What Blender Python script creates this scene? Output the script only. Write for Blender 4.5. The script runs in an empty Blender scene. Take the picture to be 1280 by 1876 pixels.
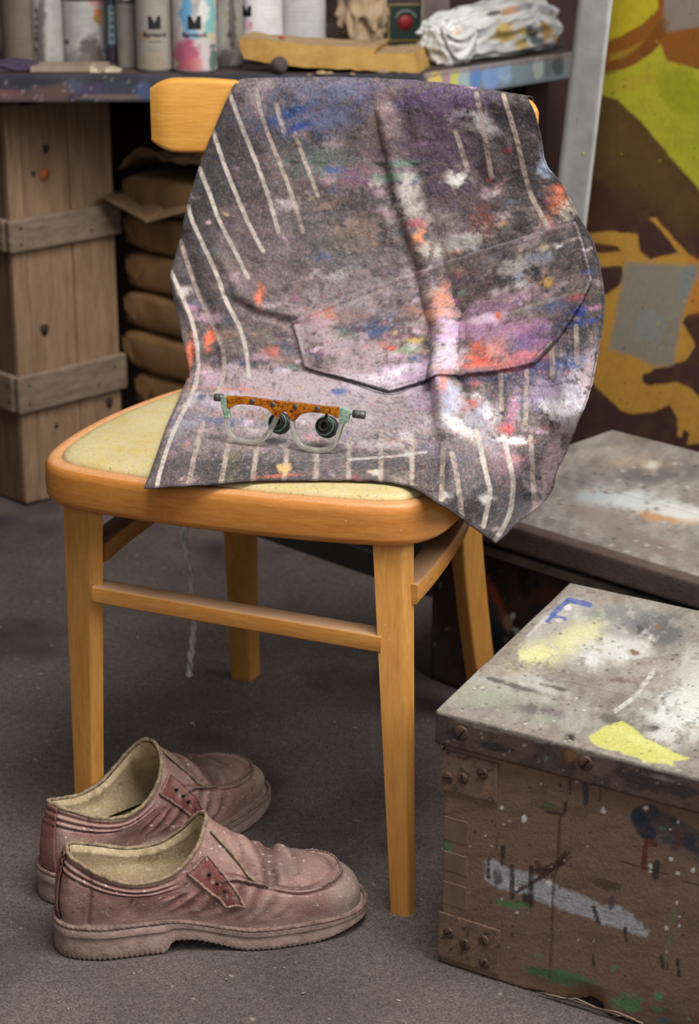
import bpy, bmesh, math, random
import numpy as np
from mathutils import Vector, Matrix, geometry
from mathutils.bvhtree import BVHTree

# ------------------------------------------------------------------ camera, world, light, exposure
SC = bpy.context.scene
COL = SC.collection
FPX, PITCH, CAMH = 3650.0, 19.5, 1.0966
cd = bpy.data.cameras.new('camera')
cam = bpy.data.objects.new('camera', cd); COL.objects.link(cam)
cam.location = (0, 0, CAMH); cam.rotation_euler = (math.radians(90 - PITCH), 0, 0)
cd.sensor_fit = 'VERTICAL'; cd.sensor_height = 36.0
cd.lens = FPX * 36.0 / 1876.0
cd.clip_start = 0.05
cd.dof.use_dof = True; cd.dof.focus_distance = 2.02; cd.dof.aperture_fstop = 6.5
SC.camera = cam

w = bpy.data.worlds.new('world'); SC.world = w; w.use_nodes = True
w.node_tree.nodes['Background'].inputs[0].default_value = (0.86, 0.93, 1.0, 1)
w.node_tree.nodes['Background'].inputs[1].default_value = 0.22

def area(name, loc, target, sx, sy, power, color):
    l = bpy.data.lights.new(name, 'AREA'); l.shape = 'RECTANGLE'; l.size = sx; l.size_y = sy
    l.energy = power; l.color = color
    o = bpy.data.objects.new(name, l); COL.objects.link(o); o.location = loc
    o.rotation_euler = (Vector(target) - Vector(loc)).to_track_quat('-Z', 'Y').to_euler()
    return o
area('window_light', (1.7, 0.9, 2.1), (0.0, 2.2, 0.3), 1.4, 1.4, 44, (1.0, 0.97, 0.93))
area('ceiling_light', (0.35, 1.15, 2.7), (0.05, 2.2, 0.1), 1.2, 0.9, 50, (1.0, 0.98, 0.95))
area('front_fill_light', (-0.9, -1.6, 2.2), (-0.05, 2.1, 0.3), 2.2, 1.6, 16, (1.0, 0.97, 0.94))  # fill lamp added in front to brighten the camera-facing sides

vs = SC.view_settings
vs.view_transform = 'Standard'; vs.look = 'None'; vs.gamma = 1.0; vs.use_curve_mapping = False
vs.exposure = 0.27

# ------------------------------------------------------------------ measuring helpers (photo is 1280 x 1876)
_p = math.radians(PITCH)
FW = np.array([0, math.cos(_p), -math.sin(_p)]); UP = np.array([0, math.sin(_p), math.cos(_p)]); RT = np.array([1.0, 0, 0])
CAM = np.array([0, 0, CAMH])
_ph = math.radians(19.3)
CX = np.array([math.cos(_ph), -math.sin(_ph), 0]); CB = np.array([math.sin(_ph), math.cos(_ph), 0])   # chair axes: right, back
CO = np.array([0.0565, 1.821, 0.0])
def ray(x, y): return FW * FPX + RT * (x - 640) - UP * (y - 938)
def atz(x, y, z): r = ray(x, y); return CAM + r * ((z - CAMH) / r[2])
def atY(x, y, Y): r = ray(x, y); return CAM + r * (Y / r[1])
def atB(x, y, B): r = ray(x, y); return CAM + r * ((B - (CAM - CO) @ CB) / (r @ CB))
def atX(x, y, X): r = ray(x, y); return CAM + r * ((X - (CAM - CO) @ CX) / (r @ CX))
def ch(x, b, z): return CO + CX * x + CB * b + np.array([0, 0, z])
def proj(P):
    d = np.asarray(P, float) - CAM
    k = FPX / (d @ FW)
    return 640 + (d @ RT) * k, 938 - (d @ UP) * k
def onplane(x, y, P0, N):
    r = ray(x, y); return CAM + r * (((P0 - CAM) @ N) / (r @ N))

# ------------------------------------------------------------------ colour + noise
def s2l(c):
    c = np.asarray(c, float) / 255.0
    return np.where(c <= 0.04045, c / 12.92, ((c + 0.055) / 1.055) ** 2.4)
def c4(c): return (*[float(v) for v in s2l(c)], 1.0)
def _hash(i, j, k, seed):
    n = (i.astype(np.int64) * 374761393 + j.astype(np.int64) * 668265263 + k.astype(np.int64) * 2147483647 + seed * 1274126177) & 0xffffffff
    n = ((n ^ (n >> 13)) * 1274126177) & 0xffffffff
    n = ((n ^ (n >> 16)) * 2246822519) & 0xffffffff
    return ((n ^ (n >> 15)) & 0xffff) / 65535.0
def vnoise(P, scale, seed=0):
    P = np.asarray(P, float) * scale + 1000.0
    f = np.floor(P); t = P - f; t = t * t * (3 - 2 * t); f = f.astype(np.int64)
    out = 0
    for a in (0, 1):
        for b in (0, 1):
            for c in (0, 1):
                wgt = (t[:, 0] if a else 1 - t[:, 0]) * (t[:, 1] if b else 1 - t[:, 1]) * (t[:, 2] if c else 1 - t[:, 2])
                out = out + wgt * _hash(f[:, 0] + a, f[:, 1] + b, f[:, 2] + c, seed)
    return out
def fbm(P, scale, octs=4, seed=0):
    o = 0; a = 1.0; tot = 0
    for k in range(octs):
        o = o + a * vnoise(P, scale * 2 ** k, seed + 17 * k); tot += a; a *= 0.55
    return o / tot
def sstep(a, b, x): t = np.clip((x - a) / (b - a), 0, 1); return t * t * (3 - 2 * t)
def pdist(x, y, pts):
    best = np.full(x.shape, 1e9)
    for (ax, ay), (bx, by) in zip(pts[:-1], pts[1:]):
        dx, dy = bx - ax, by - ay; L2 = dx * dx + dy * dy + 1e-9
        t = np.clip(((x - ax) * dx + (y - ay) * dy) / L2, 0, 1)
        best = np.minimum(best, np.hypot(x - ax - t * dx, y - ay - t * dy))
    return best
def inpoly(x, y, poly):
    ins = np.zeros(x.shape, bool); n = len(poly)
    for i in range(n):
        x1, y1 = poly[i]; x2, y2 = poly[(i + 1) % n]
        if y1 == y2: continue
        c = ((y1 > y) != (y2 > y)) & (x < (x2 - x1) * (y - y1) / (y2 - y1) + x1)
        ins ^= c
    return ins
def sdpoly(x, y, poly):
    d = pdist(x, y, list(poly) + [poly[0]])
    return np.where(inpoly(x, y, poly), -d, d)

class Paint:
    """paint of the thing itself, one colour per vertex"""
    def __init__(self, V, base):
        self.V = np.asarray(V, float); self.x, self.y = proj(self.V)
        self.c = np.tile(s2l(base), (len(self.V), 1))
        q = np.stack([self.x, self.y, np.zeros_like(self.x)], 1)
        self.q = q
    def mix(self, m, color):
        m = np.clip(m, 0, 1)[:, None]; self.c = self.c * (1 - m) + s2l(color) * m
    def n(self, scale, octs=3, seed=0): return fbm(self.q, scale, octs, seed)
    def blob(self, cx, cy, rx, ry, ang, color, s=1.0, rough=0.5, ns=0.12, seed=0):
        R = max(rx, ry) * 2.2
        I = np.nonzero((np.abs(self.x - cx) < R) & (np.abs(self.y - cy) < R))[0]
        if len(I) == 0: return
        a = math.radians(ang); dx = self.x[I] - cx; dy = self.y[I] - cy
        u = (dx * math.cos(a) + dy * math.sin(a)) / rx; v = (-dx * math.sin(a) + dy * math.cos(a)) / ry
        g = np.exp(-(u * u + v * v))
        nz = fbm(self.q[I], ns, 3, seed + int(cx * 7 + cy))
        m = s * sstep(0.5 - rough * 0.5, 0.5 + 0.12, g * (1 - rough) + rough * (nz * 1.5 - 0.25 + (g - 0.5) * 0.9))
        m = np.clip(m * sstep(0.02, 0.25, g), 0, 1)[:, None]
        self.c[I] = self.c[I] * (1 - m) + s2l(color) * m
    def dab(self, cx, cy, rx, ry, ang, color, s=1.0, ns=0.12, seed=0):
        R = max(rx, ry) * 2.0
        I = np.nonzero((np.abs(self.x - cx) < R) & (np.abs(self.y - cy) < R))[0]
        if len(I) == 0: return
        a = math.radians(ang); dx = self.x[I] - cx; dy = self.y[I] - cy
        u = (dx * math.cos(a) + dy * math.sin(a)) / rx; v = (-dx * math.sin(a) + dy * math.cos(a)) / ry
        g = np.exp(-(u * u + v * v)); q = self.q[I]
        nz = .5 * vnoise(q, ns, seed + int(cx + 3 * cy)) + .3 * vnoise(q, ns * 2.7, seed + 3) + .2 * vnoise(q, .45, seed + 9)
        m = s * np.clip(g * 1.5, 0, 1) ** .8 * sstep(.28, .62, nz + .35 * (g - .45))
        m = np.clip(m, 0, 1)[:, None]; self.c[I] = self.c[I] * (1 - m) + s2l(color) * m
    def line(self, pts, wd, color, s=1.0, ns=0.25, wear=0.4, seed=0):
        xs = [p[0] for p in pts]; ys = [p[1] for p in pts]
        I = np.nonzero((self.x > min(xs) - wd * 2) & (self.x < max(xs) + wd * 2) & (self.y > min(ys) - wd * 2) & (self.y < max(ys) + wd * 2))[0]
        if len(I) == 0: return
        d = pdist(self.x[I], self.y[I], pts); nz = fbm(self.q[I], ns, 3, seed + int(xs[0]))
        m = s * (1 - sstep(wd * 0.38, wd * 0.62, d)) * (1 - wear + wear * sstep(0.35, 0.6, nz))
        m = m[:, None]; self.c[I] = self.c[I] * (1 - m) + s2l(color) * m
    def poly(self, pts, color, s=1.0, soft=3, jit=4, ns=0.08, wear=0.0, seed=0):
        xs = [p[0] for p in pts]; ys = [p[1] for p in pts]; e = soft + jit + 4
        I = np.nonzero((self.x > min(xs) - e) & (self.x < max(xs) + e) & (self.y > min(ys) - e) & (self.y < max(ys) + e))[0]
        if len(I) == 0: return
        nz = fbm(self.q[I], ns, 3, seed + int(xs[0]))
        d = sdpoly(self.x[I], self.y[I], pts) + (nz - 0.5) * 2 * jit
        m = s * (1 - sstep(-soft, soft, d)) * (1 - wear * sstep(0.45, 0.62, fbm(self.q[I], ns * 2, 3, seed + 5)))
        m = m[:, None]; self.c[I] = self.c[I] * (1 - m) + s2l(color) * m
    def apply(self, o):
        me = o.data; a = me.color_attributes.new('Col', 'FLOAT_COLOR', 'POINT')
        k = np.ones((len(me.vertices), 4), np.float32); k[:len(self.c), :3] = np.clip(self.c, 0, 1)
        a.data.foreach_set('color', k.ravel())

# ------------------------------------------------------------------ materials
def nt(name):
    m = bpy.data.materials.new(name); m.use_nodes = True
    t = m.node_tree; return m, t, t.nodes, t.links, t.nodes['Principled BSDF']
def _noise(t, L, scale, vec, detail=4, rough=0.6):
    n = t.nodes.new('ShaderNodeTexNoise'); n.inputs['Scale'].default_value = scale
    n.inputs['Detail'].default_value = detail; n.inputs['Roughness'].default_value = rough
    L.new(vec, n.inputs['Vector']); return n
def _ramp(t, L, fac, a, b, ca=(0, 0, 0, 1), cb=(1, 1, 1, 1)):
    r = t.nodes.new('ShaderNodeValToRGB'); e = r.color_ramp.elements
    e[0].position = a; e[1].position = b; e[0].color = ca; e[1].color = cb
    L.new(fac, r.inputs[0]); return r
def _mixc(t, L, fac, a, b, mode='MIX'):
    m = t.nodes.new('ShaderNodeMix'); m.data_type = 'RGBA'; m.blend_type = mode
    for s, v in ((m.inputs[0], fac), (m.inputs[6], a), (m.inputs[7], b)):
        if hasattr(v, 'links'): L.new(v, s)
        else: s.default_value = v
    return m.outputs[2]
def _coord(t, L, stretch=(1, 1, 1), rot=(0, 0, 0)):
    tc = t.nodes.new('ShaderNodeTexCoord'); mp = t.nodes.new('ShaderNodeMapping')
    mp.inputs['Scale'].default_value = stretch; mp.inputs['Rotation'].default_value = rot
    L.new(tc.outputs['Object'], mp.inputs['Vector']); return mp.outputs[0]
def _bump(t, L, h, strength, dist, nd):
    b = t.nodes.new('ShaderNodeBump'); b.inputs['Strength'].default_value = strength; b.inputs['Distance'].default_value = dist
    L.new(h, b.inputs['Height']); L.new(b.outputs[0], nd.inputs['Normal'])

def mat(name, color, rough=0.6, var=0.25, scale=30, bump=0.15, bscale=120, metal=0.0, spec=0.4, stretch=(1, 1, 1), dark=None, speck=None):
    """plain colour with grain, stains and fine relief"""
    m, t, N, L, P = nt(name)
    v = _coord(t, L, stretch)
    n = _noise(t, L, scale, v, 5)
    d = dark or tuple(int(q * (1 - var)) for q in color)
    c = _ramp(t, L, n.outputs['Fac'], 0.32, 0.68, c4(d), c4(color)).outputs[0]
    if speck:
        tc = _coord(t, L)
        s = _noise(t, L, speck[1], tc, 2); r = _ramp(t, L, s.outputs['Fac'], speck[2], speck[2] + 0.04)
        c = _mixc(t, L, r.outputs[0], c, c4(speck[0]))
    L.new(c, P.inputs['Base Color'])
    P.inputs['Roughness'].default_value = rough; P.inputs['Metallic'].default_value = metal
    P.inputs['Specular IOR Level'].default_value = spec
    if bump:
        b = _noise(t, L, bscale, v, 3); _bump(t, L, b.outputs['Fac'], bump, 0.002, P)
    return m
def painted(name, rough=0.7, bump=0.2, bscale=300, speckle=0.0, sp_scale=700, spec=0.3):
    """colour comes from the paint on the object, fine grain from noise"""
    m, t, N, L, P = nt(name)
    a = N.new('ShaderNodeVertexColor'); a.layer_name = 'Col'
    v = _coord(t, L); c = a.outputs[0]
    if speckle:
        n = _noise(t, L, sp_scale, v, 3, 0.7)
        r = _ramp(t, L, n.outputs['Fac'], 0.3, 0.7, (1 - speckle, 1 - speckle, 1 - speckle, 1), (1 + speckle, 1 + speckle, 1 + speckle, 1))
        c = _mixc(t, L, 1.0, c, r.outputs[0], 'MULTIPLY')
    L.new(c, P.inputs['Base Color']); P.inputs['Roughness'].default_value = rough; P.inputs['Specular IOR Level'].default_value = spec
    b = _noise(t, L, bscale, v, 4); _bump(t, L, b.outputs['Fac'], bump, 0.0015, P)
    return m
def wood(name, color, dark, stretch, rough=0.38, dust=0.0, dustcol=(172, 150, 132)):
    m, t, N, L, P = nt(name)
    v = _coord(t, L, stretch)
    n = _noise(t, L, 9, v, 6, 0.65); f = _noise(t, L, 42, v, 4, 0.7)
    c = _ramp(t, L, n.outputs['Fac'], 0.28, 0.72, c4(dark), c4(color)).outputs[0]
    g = _ramp(t, L, f.outputs['Fac'], 0.35, 0.65, (0.86, 0.84, 0.80, 1), (1.05, 1.05, 1.05, 1)).outputs[0]
    c = _mixc(t, L, 1.0, c, g, 'MULTIPLY')
    v2 = _coord(t, L)
    s = _noise(t, L, 260, v2, 2); sr = _ramp(t, L, s.outputs['Fac'], 0.735, 0.75)
    c = _mixc(t, L, sr.outputs[0], c, c4((205, 180, 150)))
    if dust:
        ge = N.new('ShaderNodeNewGeometry'); sx = N.new('ShaderNodeSeparateXYZ'); L.new(ge.outputs['True Normal'], sx.inputs[0])
        up = _ramp(t, L, sx.outputs[2], 0.55, 0.95)
        dn = _noise(t, L, 380, v2, 4, 0.8); dr = _ramp(t, L, dn.outputs['Fac'], 0.30, 0.62)
        mm = N.new('ShaderNodeMath'); mm.operation = 'MULTIPLY'; L.new(up.outputs[0], mm.inputs[0]); L.new(dr.outputs[0], mm.inputs[1])
        m2 = N.new('ShaderNodeMath'); m2.operation = 'MULTIPLY'; L.new(mm.outputs[0], m2.inputs[0]); m2.inputs[1].default_value = dust
        c = _mixc(t, L, m2.outputs[0], c, c4(dustcol))
    L.new(c, P.inputs['Base Color']); P.inputs['Roughness'].default_value = rough
    P.inputs['Specular IOR Level'].default_value = 0.45
    _bump(t, L, f.outputs['Fac'], 0.06, 0.001, P)
    return m

M = {}
M['wood_v'] = wood('beech_upright', (212, 156, 84), (196, 132, 60), (9, 9, 0.9), dust=0.7)
M['wood_h'] = wood('beech_rail', (212, 152, 80), (194, 126, 56), (1.2, 3, 12), dust=0.95)
M['wood_back'] = wood('beech_backrest', (226, 168, 84), (212, 148, 64), (1.0, 3, 14), rough=0.33)
M['wood_rim'] = wood('beech_seat_rim', (212, 144, 70), (190, 118, 50), (1.5, 1.5, 14), dust=0.6, dustcol=(214, 172, 140))
M['apron'] = painted('paint_stiff_apron_cloth', 0.82, 0.7, 620, 0.24, 1000, 0.25)
M['painted'] = painted('painted_old_wood', 0.75, 0.45, 260, 0.16, 420)
M['mural'] = painted('mural_paint', 0.8, 0.15, 200, 0.10, 160)
M['label'] = painted('can_print', 0.42, 0.05, 200, 0.05, 200, 0.5)
M['leather'] = painted('dusty_leather', 0.62, 0.5, 520, 0.20, 600, 0.4)
M['lining'] = painted('shoe_lining', 0.85, 0.4, 500, 0.18, 400, 0.2)

# ------------------------------------------------------------------ mesh helpers
LOC = {}
def link(o): COL.objects.link(o); return o
def thing(name, label, cat, loc, group=None):
    o = link(bpy.data.objects.new(name, None)); o.location = [float(v) for v in loc]; o.empty_display_size = 0.05
    o['label'] = label; o['category'] = cat
    if group: o['group'] = group
    LOC[o.name] = np.array([float(v) for v in loc]); return o
def mesh(name, V, F, m, parent=None, smooth=True, label=None):
    V = np.asarray(V, float)
    base = LOC.get(parent.name) if parent is not None else None
    if base is not None: V = V - base
    me = bpy.data.meshes.new(name); me.from_pydata(V.tolist(), [], F if isinstance(F, list) else F.tolist()); me.update()
    if smooth: me.polygons.foreach_set('use_smooth', np.ones(len(me.polygons), bool))
    me.materials.append(m)
    o = link(bpy.data.objects.new(name, me))
    if parent is not None: o.parent = parent
    LOC[o.name] = base if base is not None else np.zeros(3)
    if label: o['label'] = label
    return o
def tag(o, label, cat, group=None, kind=None):
    o['label'] = label; o['category'] = cat
    if group: o['group'] = group
    if kind: o['kind'] = kind
    return o
def recalc(o):
    bm = bmesh.new(); bm.from_mesh(o.data); bmesh.ops.recalc_face_normals(bm, faces=bm.faces); bm.to_mesh(o.data); bm.free(); return o
def bevel(o, w_, seg=2):
    b = o.modifiers.new('bevel', 'BEVEL'); b.width = w_; b.segments = seg; b.limit_method = 'ANGLE'; b.angle_limit = math.radians(40); return o
def solidify(o, t, off=-1):
    b = o.modifiers.new('thick', 'SOLIDIFY'); b.thickness = t; b.offset = off; return o
def hexa(name, corners, m, parent=None, bev=0.0015, label=None, seg=2):
    """8 corners: bottom a b c d, top a b c d"""
    F = [(3, 2, 1, 0), (4, 5, 6, 7), (0, 1, 5, 4), (1, 2, 6, 5), (2, 3, 7, 6), (3, 0, 4, 7)]
    o = recalc(mesh(name, corners, F, m, parent, False, label))
    if bev: bevel(o, bev, seg)
    return o
def boxat(name, O, ex, ey, ez, sx, sy, sz, m, parent=None, bev=0.0015, label=None):
    """box from corner O along unit axes ex ey ez"""
    O, ex, ey, ez = [np.asarray(v, float) for v in (O, ex, ey, ez)]
    c = []
    for k in (0, 1):
        for a, b in ((0, 0), (1, 0), (1, 1), (0, 1)): c.append(O + ex * sx * a + ey * sy * b + ez * sz * k)
    return hexa(name, c, m, parent, bev, label)
def rings(name, R, m, parent=None, cap=(True, True), closed=True, smooth=True, label=None, wrap=False):
    """skin a list of rings with equal counts"""
    R = [np.asarray(r, float) for r in R]; n = len(R[0]); V = np.concatenate(R); F = []
    K = len(R)
    for i in range(K if wrap else K - 1):
        i2 = (i + 1) % K
        for j in range(n if closed else n - 1):
            a = i * n + j; b = i * n + (j + 1) % n; c = i2 * n + (j + 1) % n; d = i2 * n + j
            F.append((a, b, c, d))
    if cap[0]: F.append(tuple(range(n))[::-1])
    if cap[1]: F.append(tuple(range((K - 1) * n, K * n)))
    return recalc(mesh(name, V, F, m, parent, smooth, label))
def frame(pts):
    pts = np.asarray(pts, float); T = np.gradient(pts, axis=0); T /= np.linalg.norm(T, axis=1)[:, None]; return T
def spline(P, n, closed=False):
    P = np.asarray(P, float); k = len(P)
    if closed: P = np.concatenate([P[-2:], P, P[:3]]); off = 2; seg = k
    else: P = np.concatenate([[2 * P[0] - P[1]], P, [2 * P[-1] - P[-2]]]); off = 1; seg = k - 1
    out = []
    for u in np.linspace(0, seg, n, endpoint=not closed):
        i = min(int(u), seg - 1); t = u - i; a, b, c, d = P[i + off - 1], P[i + off], P[i + off + 1], P[i + off + 2]
        out.append(0.5 * ((2 * b) + (c - a) * t + (2 * a - 5 * b + 4 * c - d) * t * t + (3 * b - a - 3 * c + d) * t ** 3))
    return np.array(out)
def tube(name, pts, r, m, parent=None, n=10, label=None, twist=0, ell=1.0):
    pts = np.asarray(pts, float); T = frame(pts); up = np.array([0, 0, 1.0])
    R = []; r = np.broadcast_to(r, (len(pts),)); prev = None
    for i, (p, t) in enumerate(zip(pts, T)):
        if prev is None:
            a = up if abs(t[2]) < 0.9 else np.array([1.0, 0, 0]); s = np.cross(t, a)
        else: s = prev - t * (prev @ t)
        s /= np.linalg.norm(s); prev = s; q = np.cross(t, s)
        th = np.linspace(0, 2 * math.pi, n, endpoint=False) + twist * i
        R.append(p + r[i] * (np.cos(th)[:, None] * s + ell * np.sin(th)[:, None] * q))
    return rings(name, R, m, parent, label=label)
def bandrail(name, pts, hw, hh, m, parent, rad=0.003, up=(0, 0, 1.0), label=None):
    """rounded rectangular bar swept along pts; hw half width sideways, hh half height"""
    pts = np.asarray(pts, float); T = frame(pts); R = []
    hw = np.broadcast_to(hw, (len(pts),)); hh = np.broadcast_to(hh, (len(pts),)); up = np.array(up, float)
    for p, t, a, b in zip(pts, T, hw, hh):
        s = np.cross(t, up); s /= np.linalg.norm(s); q = np.cross(s, t)
        pr = []
        for sx, sy, a0 in ((1, 1, 0), (-1, 1, 90), (-1, -1, 180), (1, -1, 270)):
            for k in range(4):
                th = math.radians(a0 + 30 * k)
                pr.append(((a - rad) * sx + rad * math.cos(th), (b - rad) * sy + rad * math.sin(th)))
        R.append([p + s * x + q * y for x, y in pr])
    o = rings(name, R, m, parent, label=label); autosmooth(o); return o
def autosmooth(o, ang=35):
    me = o.data; bm = bmesh.new(); bm.from_mesh(me)
    for e in bm.edges:
        e.smooth = not (len(e.link_faces) == 2 and e.calc_face_angle(0) > math.radians(ang))
    bm.to_mesh(me); bm.free(); return o
def gridmesh(name, P, m, parent=None, label=None, smooth=True):
    """P: rows x cols x 3"""
    nr, nc = P.shape[:2]; idx = np.arange(nr * nc).reshape(nr, nc)
    F = np.stack([idx[:-1, :-1], idx[:-1, 1:], idx[1:, 1:], idx[1:, :-1]], -1).reshape(-1, 4)
    return mesh(name, P.reshape(-1, 3), F, m, parent, smooth, label)
def densebox(name, O, ex, ey, ez, sx, sy, sz, m, parent, step, base, paint=None, rnd=0.002, warp=None, label=None):
    """box with finely divided faces (for painted planks); paint(Paint) colours it"""
    O, ex, ey, ez = [np.asarray(v, float) for v in (O, ex, ey, ez)]
    bm = bmesh.new(); nx, ny, nz = [max(1, int(round(s / step))) for s in (sx, sy, sz)]
    V = []; ids = {}; F = []
    def vid(i, j, k):
        if (i, j, k) not in ids:
            ids[(i, j, k)] = len(V)
            V.append((i / nx * sx, j / ny * sy, k / nz * sz))
        return ids[(i, j, k)]
    for k in (0, nz):
        for i in range(nx):
            for j in range(ny):
                q = [vid(i, j, k), vid(i + 1, j, k), vid(i + 1, j + 1, k), vid(i, j + 1, k)]; F.append(q if k else q[::-1])
    for j in (0, ny):
        for i in range(nx):
            for k in range(nz):
                q = [vid(i, j, k), vid(i + 1, j, k), vid(i + 1, j, k + 1), vid(i, j, k + 1)]; F.append(q if j == 0 else q[::-1])
    for i in (0, nx):
        for j in range(ny):
            for k in range(nz):
                q = [vid(i, j, k), vid(i, j + 1, k), vid(i, j + 1, k + 1), vid(i, j, k + 1)]; F.append(q[::-1] if i == 0 else q)
    bm.free(); V = np.array(V); D = np.array([sx, sy, sz])
    # round the edges: pull vertices near two faces inwards
    c = np.clip(V, rnd, D - rnd); d = V - c; L = np.linalg.norm(d, axis=1)
    k = np.where(L > 1e-9, np.minimum(1, rnd / np.maximum(L, 1e-9)), 1)[:, None]; V = c + d * k
    if warp is not None: V = warp(V, D)
    Wd = O + V[:, :1] * ex + V[:, 1:2] * ey + V[:, 2:] * ez
    o = mesh(name, Wd, F, m, parent, True, label); autosmooth(o, 50)
    p = Paint(Wd, base)
    if paint: paint(p)
    p.apply(o); return o
def struct(o): o['kind'] = 'structure'; return o
Z = np.array([0, 0, 1.0])
rnd = random.Random(5)

# ================================================================== SETTING
E1 = np.array([0.719, -0.695, 0]); E2 = np.array([0.695, 0.719, 0])      # the chests, sacks and mural stand at this angle
def P3(x, y, z): return np.array([x, y, z], float)

m, t, N, L, P = nt('worn_carpet')
v = _coord(t, L)
n1 = _noise(t, L, 5, v, 4); n2 = _noise(t, L, 380, v, 3, 0.8); n3 = _noise(t, L, 120, v, 3, 0.7)
c = _ramp(t, L, n1.outputs['Fac'], 0.3, 0.7, c4((92, 83, 79)), c4((114, 104, 99))).outputs[0]
c = _mixc(t, L, 1.0, c, _ramp(t, L, n2.outputs['Fac'], 0.28, 0.72, (0.35, 0.33, 0.33, 1), (1.75, 1.75, 1.75, 1)).outputs[0], 'MULTIPLY')
c = _mixc(t, L, 1.0, c, _ramp(t, L, n3.outputs['Fac'], 0.3, 0.7, (0.75, 0.73, 0.73, 1), (1.2, 1.2, 1.2, 1)).outputs[0], 'MULTIPLY')
n4 = _noise(t, L, 90, v, 1); c = _mixc(t, L, _ramp(t, L, n4.outputs['Fac'], 0.745, 0.76).outputs[0], c, c4((150, 140, 128)))
n5 = _noise(t, L, 3.2, v, 3); c = _mixc(t, L, _ramp(t, L, n5.outputs['Fac'], 0.56, 0.72).outputs[0], c, c4((62, 54, 60)))
L.new(c, P.inputs['Base Color']); P.inputs['Roughness'].default_value = 0.95; P.inputs['Specular IOR Level'].default_value = 0.1
_bump(t, L, n2.outputs['Fac'], 0.8, 0.003, P)
M['carpet'] = m
M['wall'] = mat('dark_brown_wall', (70, 46, 38), 0.8, 0.35, 6, 0.2, 60)
M['wall_pale'] = mat('pale_grey_plaster', (178, 176, 172), 0.85, 0.12, 4, 0.1, 60)

struct(mesh('floor', [(-3, -2.2, 0), (3, -2.2, 0), (3, 3.9, 0), (-3, 3.9, 0), (-3, -2.2, -0.05), (3, -2.2, -0.05), (3, 3.9, -0.05), (-3, 3.9, -0.05)],
            [(0, 1, 2, 3), (7, 6, 5, 4), (0, 4, 5, 1), (1, 5, 6, 2), (2, 6, 7, 3), (3, 7, 4, 0)], M['carpet'], None, False))
struct(boxat('wall_back', (-3, 3.78, 0), (1, 0, 0), (0, 1, 0), (0, 0, 1), 6, 0.12, 2.6, M['wall'], None, 0))
struct(boxat('wall_left', (-2.1, -2.2, 0), (1, 0, 0), (0, 1, 0), (0, 0, 1), 0.1, 5.98, 2.6, M['wall'], None, 0))

# ------------------------------------------------------------------ mural panel leaning behind the chest
NM = 2.36
sl = float(onplane(1056, 380, E2 * NM, E2) @ E1); sr = sl + .75            # along E1
mural = thing('painted_board', 'large upright board sprayed yellow-green and brown with an ochre shape and grey patch', 'painting', E2 * NM + E1 * ((sl + sr) / 2))
nu, nv = 420, 520
S = np.linspace(sl, sr, nu); Hh = np.linspace(0.0, 1.25, nv)
G = np.zeros((nv, nu, 3)); G[:] = E2 * NM; G += S[None, :, None] * E1; G[:, :, 2] = Hh[:, None]
po = gridmesh('painted_face', G, M['mural'], mural, smooth=False)
p = Paint(G.reshape(-1, 3), (72, 46, 34)); n1 = p.n(0.012, 4, 3)
p.mix(sstep(0.45, 0.7, n1) * 0.5, (88, 60, 30))
p.poly([(1000, 420), (1400, 420), (1400, 1200), (1000, 1200)], (70, 44, 42), 0.8, 30, 10)
p.poly([(1000, -900), (1400, -900), (1400, 130), (1220, 120), (1100, 140), (1000, 150)], (140, 84, 26), 1.0, 4, 2)
p.poly([(1040, 160), (1120, 168), (1190, 240), (1300, 380), (1250, 420), (1120, 330), (1040, 330)], (96, 74, 34), 0.75, 40, 20, 0.02)
YG = (174, 168, 44)
p.poly([(1095, 133), (1149, 124), (1190, 101), (1209, 80), (1222, 112), (1280, 126), (1400, 140), (1400, 440), (1280, 348), (1230, 290), (1175, 225), (1130, 182), (1095, 172)], YG, 1, 3, 2)
p.blob(1250, 170, 70, 40, 40, (146, 150, 24), 0.8, 0.4, 0.03); p.blob(1270, 250, 60, 50, 40, (160, 162, 40), 0.6, 0.4, 0.03); p.blob(1165, 150, 50, 16, -15, (172, 150, 44), 0.5, 0.4, 0.05)
p.poly([(1090, -400), (1194, -400), (1205, 15), (1175, 45), (1126, 71), (1090, 82)], (190, 172, 38), 1, 3, 2)
p.poly([(1212, -400), (1400, -400), (1400, 46), (1280, 50), (1216, 57)], (140, 126, 116), 1, 5, 2)
p.poly([(1118, 99), (1150, 90), (1175, 77), (1160, 96), (1138, 110), (1115, 112)], (168, 134, 36), 0.9, 5, 2)
p.line([(1110, 128), (1150, 112), (1190, 85), (1215, 45)], 22, (112, 68, 22), 0.7)
OC = (196, 146, 62)
fig = [(1040, 432), (1082, 427), (1112, 422), (1167, 430), (1172, 461), (1190, 474), (1244, 464), (1225, 440), (1205, 415), (1191, 401), (1201, 398), (1213, 413), (1235, 438), (1259, 464), (1280, 478), (1330, 500),
       (1330, 560), (1280, 571), (1259, 576), (1249, 591), (1267, 620), (1273, 634), (1256, 660), (1221, 671), (1198, 677), (1177, 686), (1175, 700), (1190, 707), (1210, 703), (1239, 700), (1262, 709), (1280, 726), (1320, 740),
       (1320, 812), (1272, 812), (1259, 814), (1262, 795), (1253, 787), (1247, 801), (1240, 798), (1241, 766), (1230, 749), (1226, 743), (1195, 755), (1158, 758), (1138, 752), (1115, 732), (1089, 706), (1060, 690), (1060, 560), (1110, 539), (1143, 516), (1138, 487), (1103, 489), (1040, 490)]
p.poly(fig, OC, 1, 2.5, 2)
p.poly([(1040, 447), (1090, 445), (1130, 450), (1139, 460), (1104, 464), (1040, 466)], (78, 50, 34), 1, 3, 1)
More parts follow.
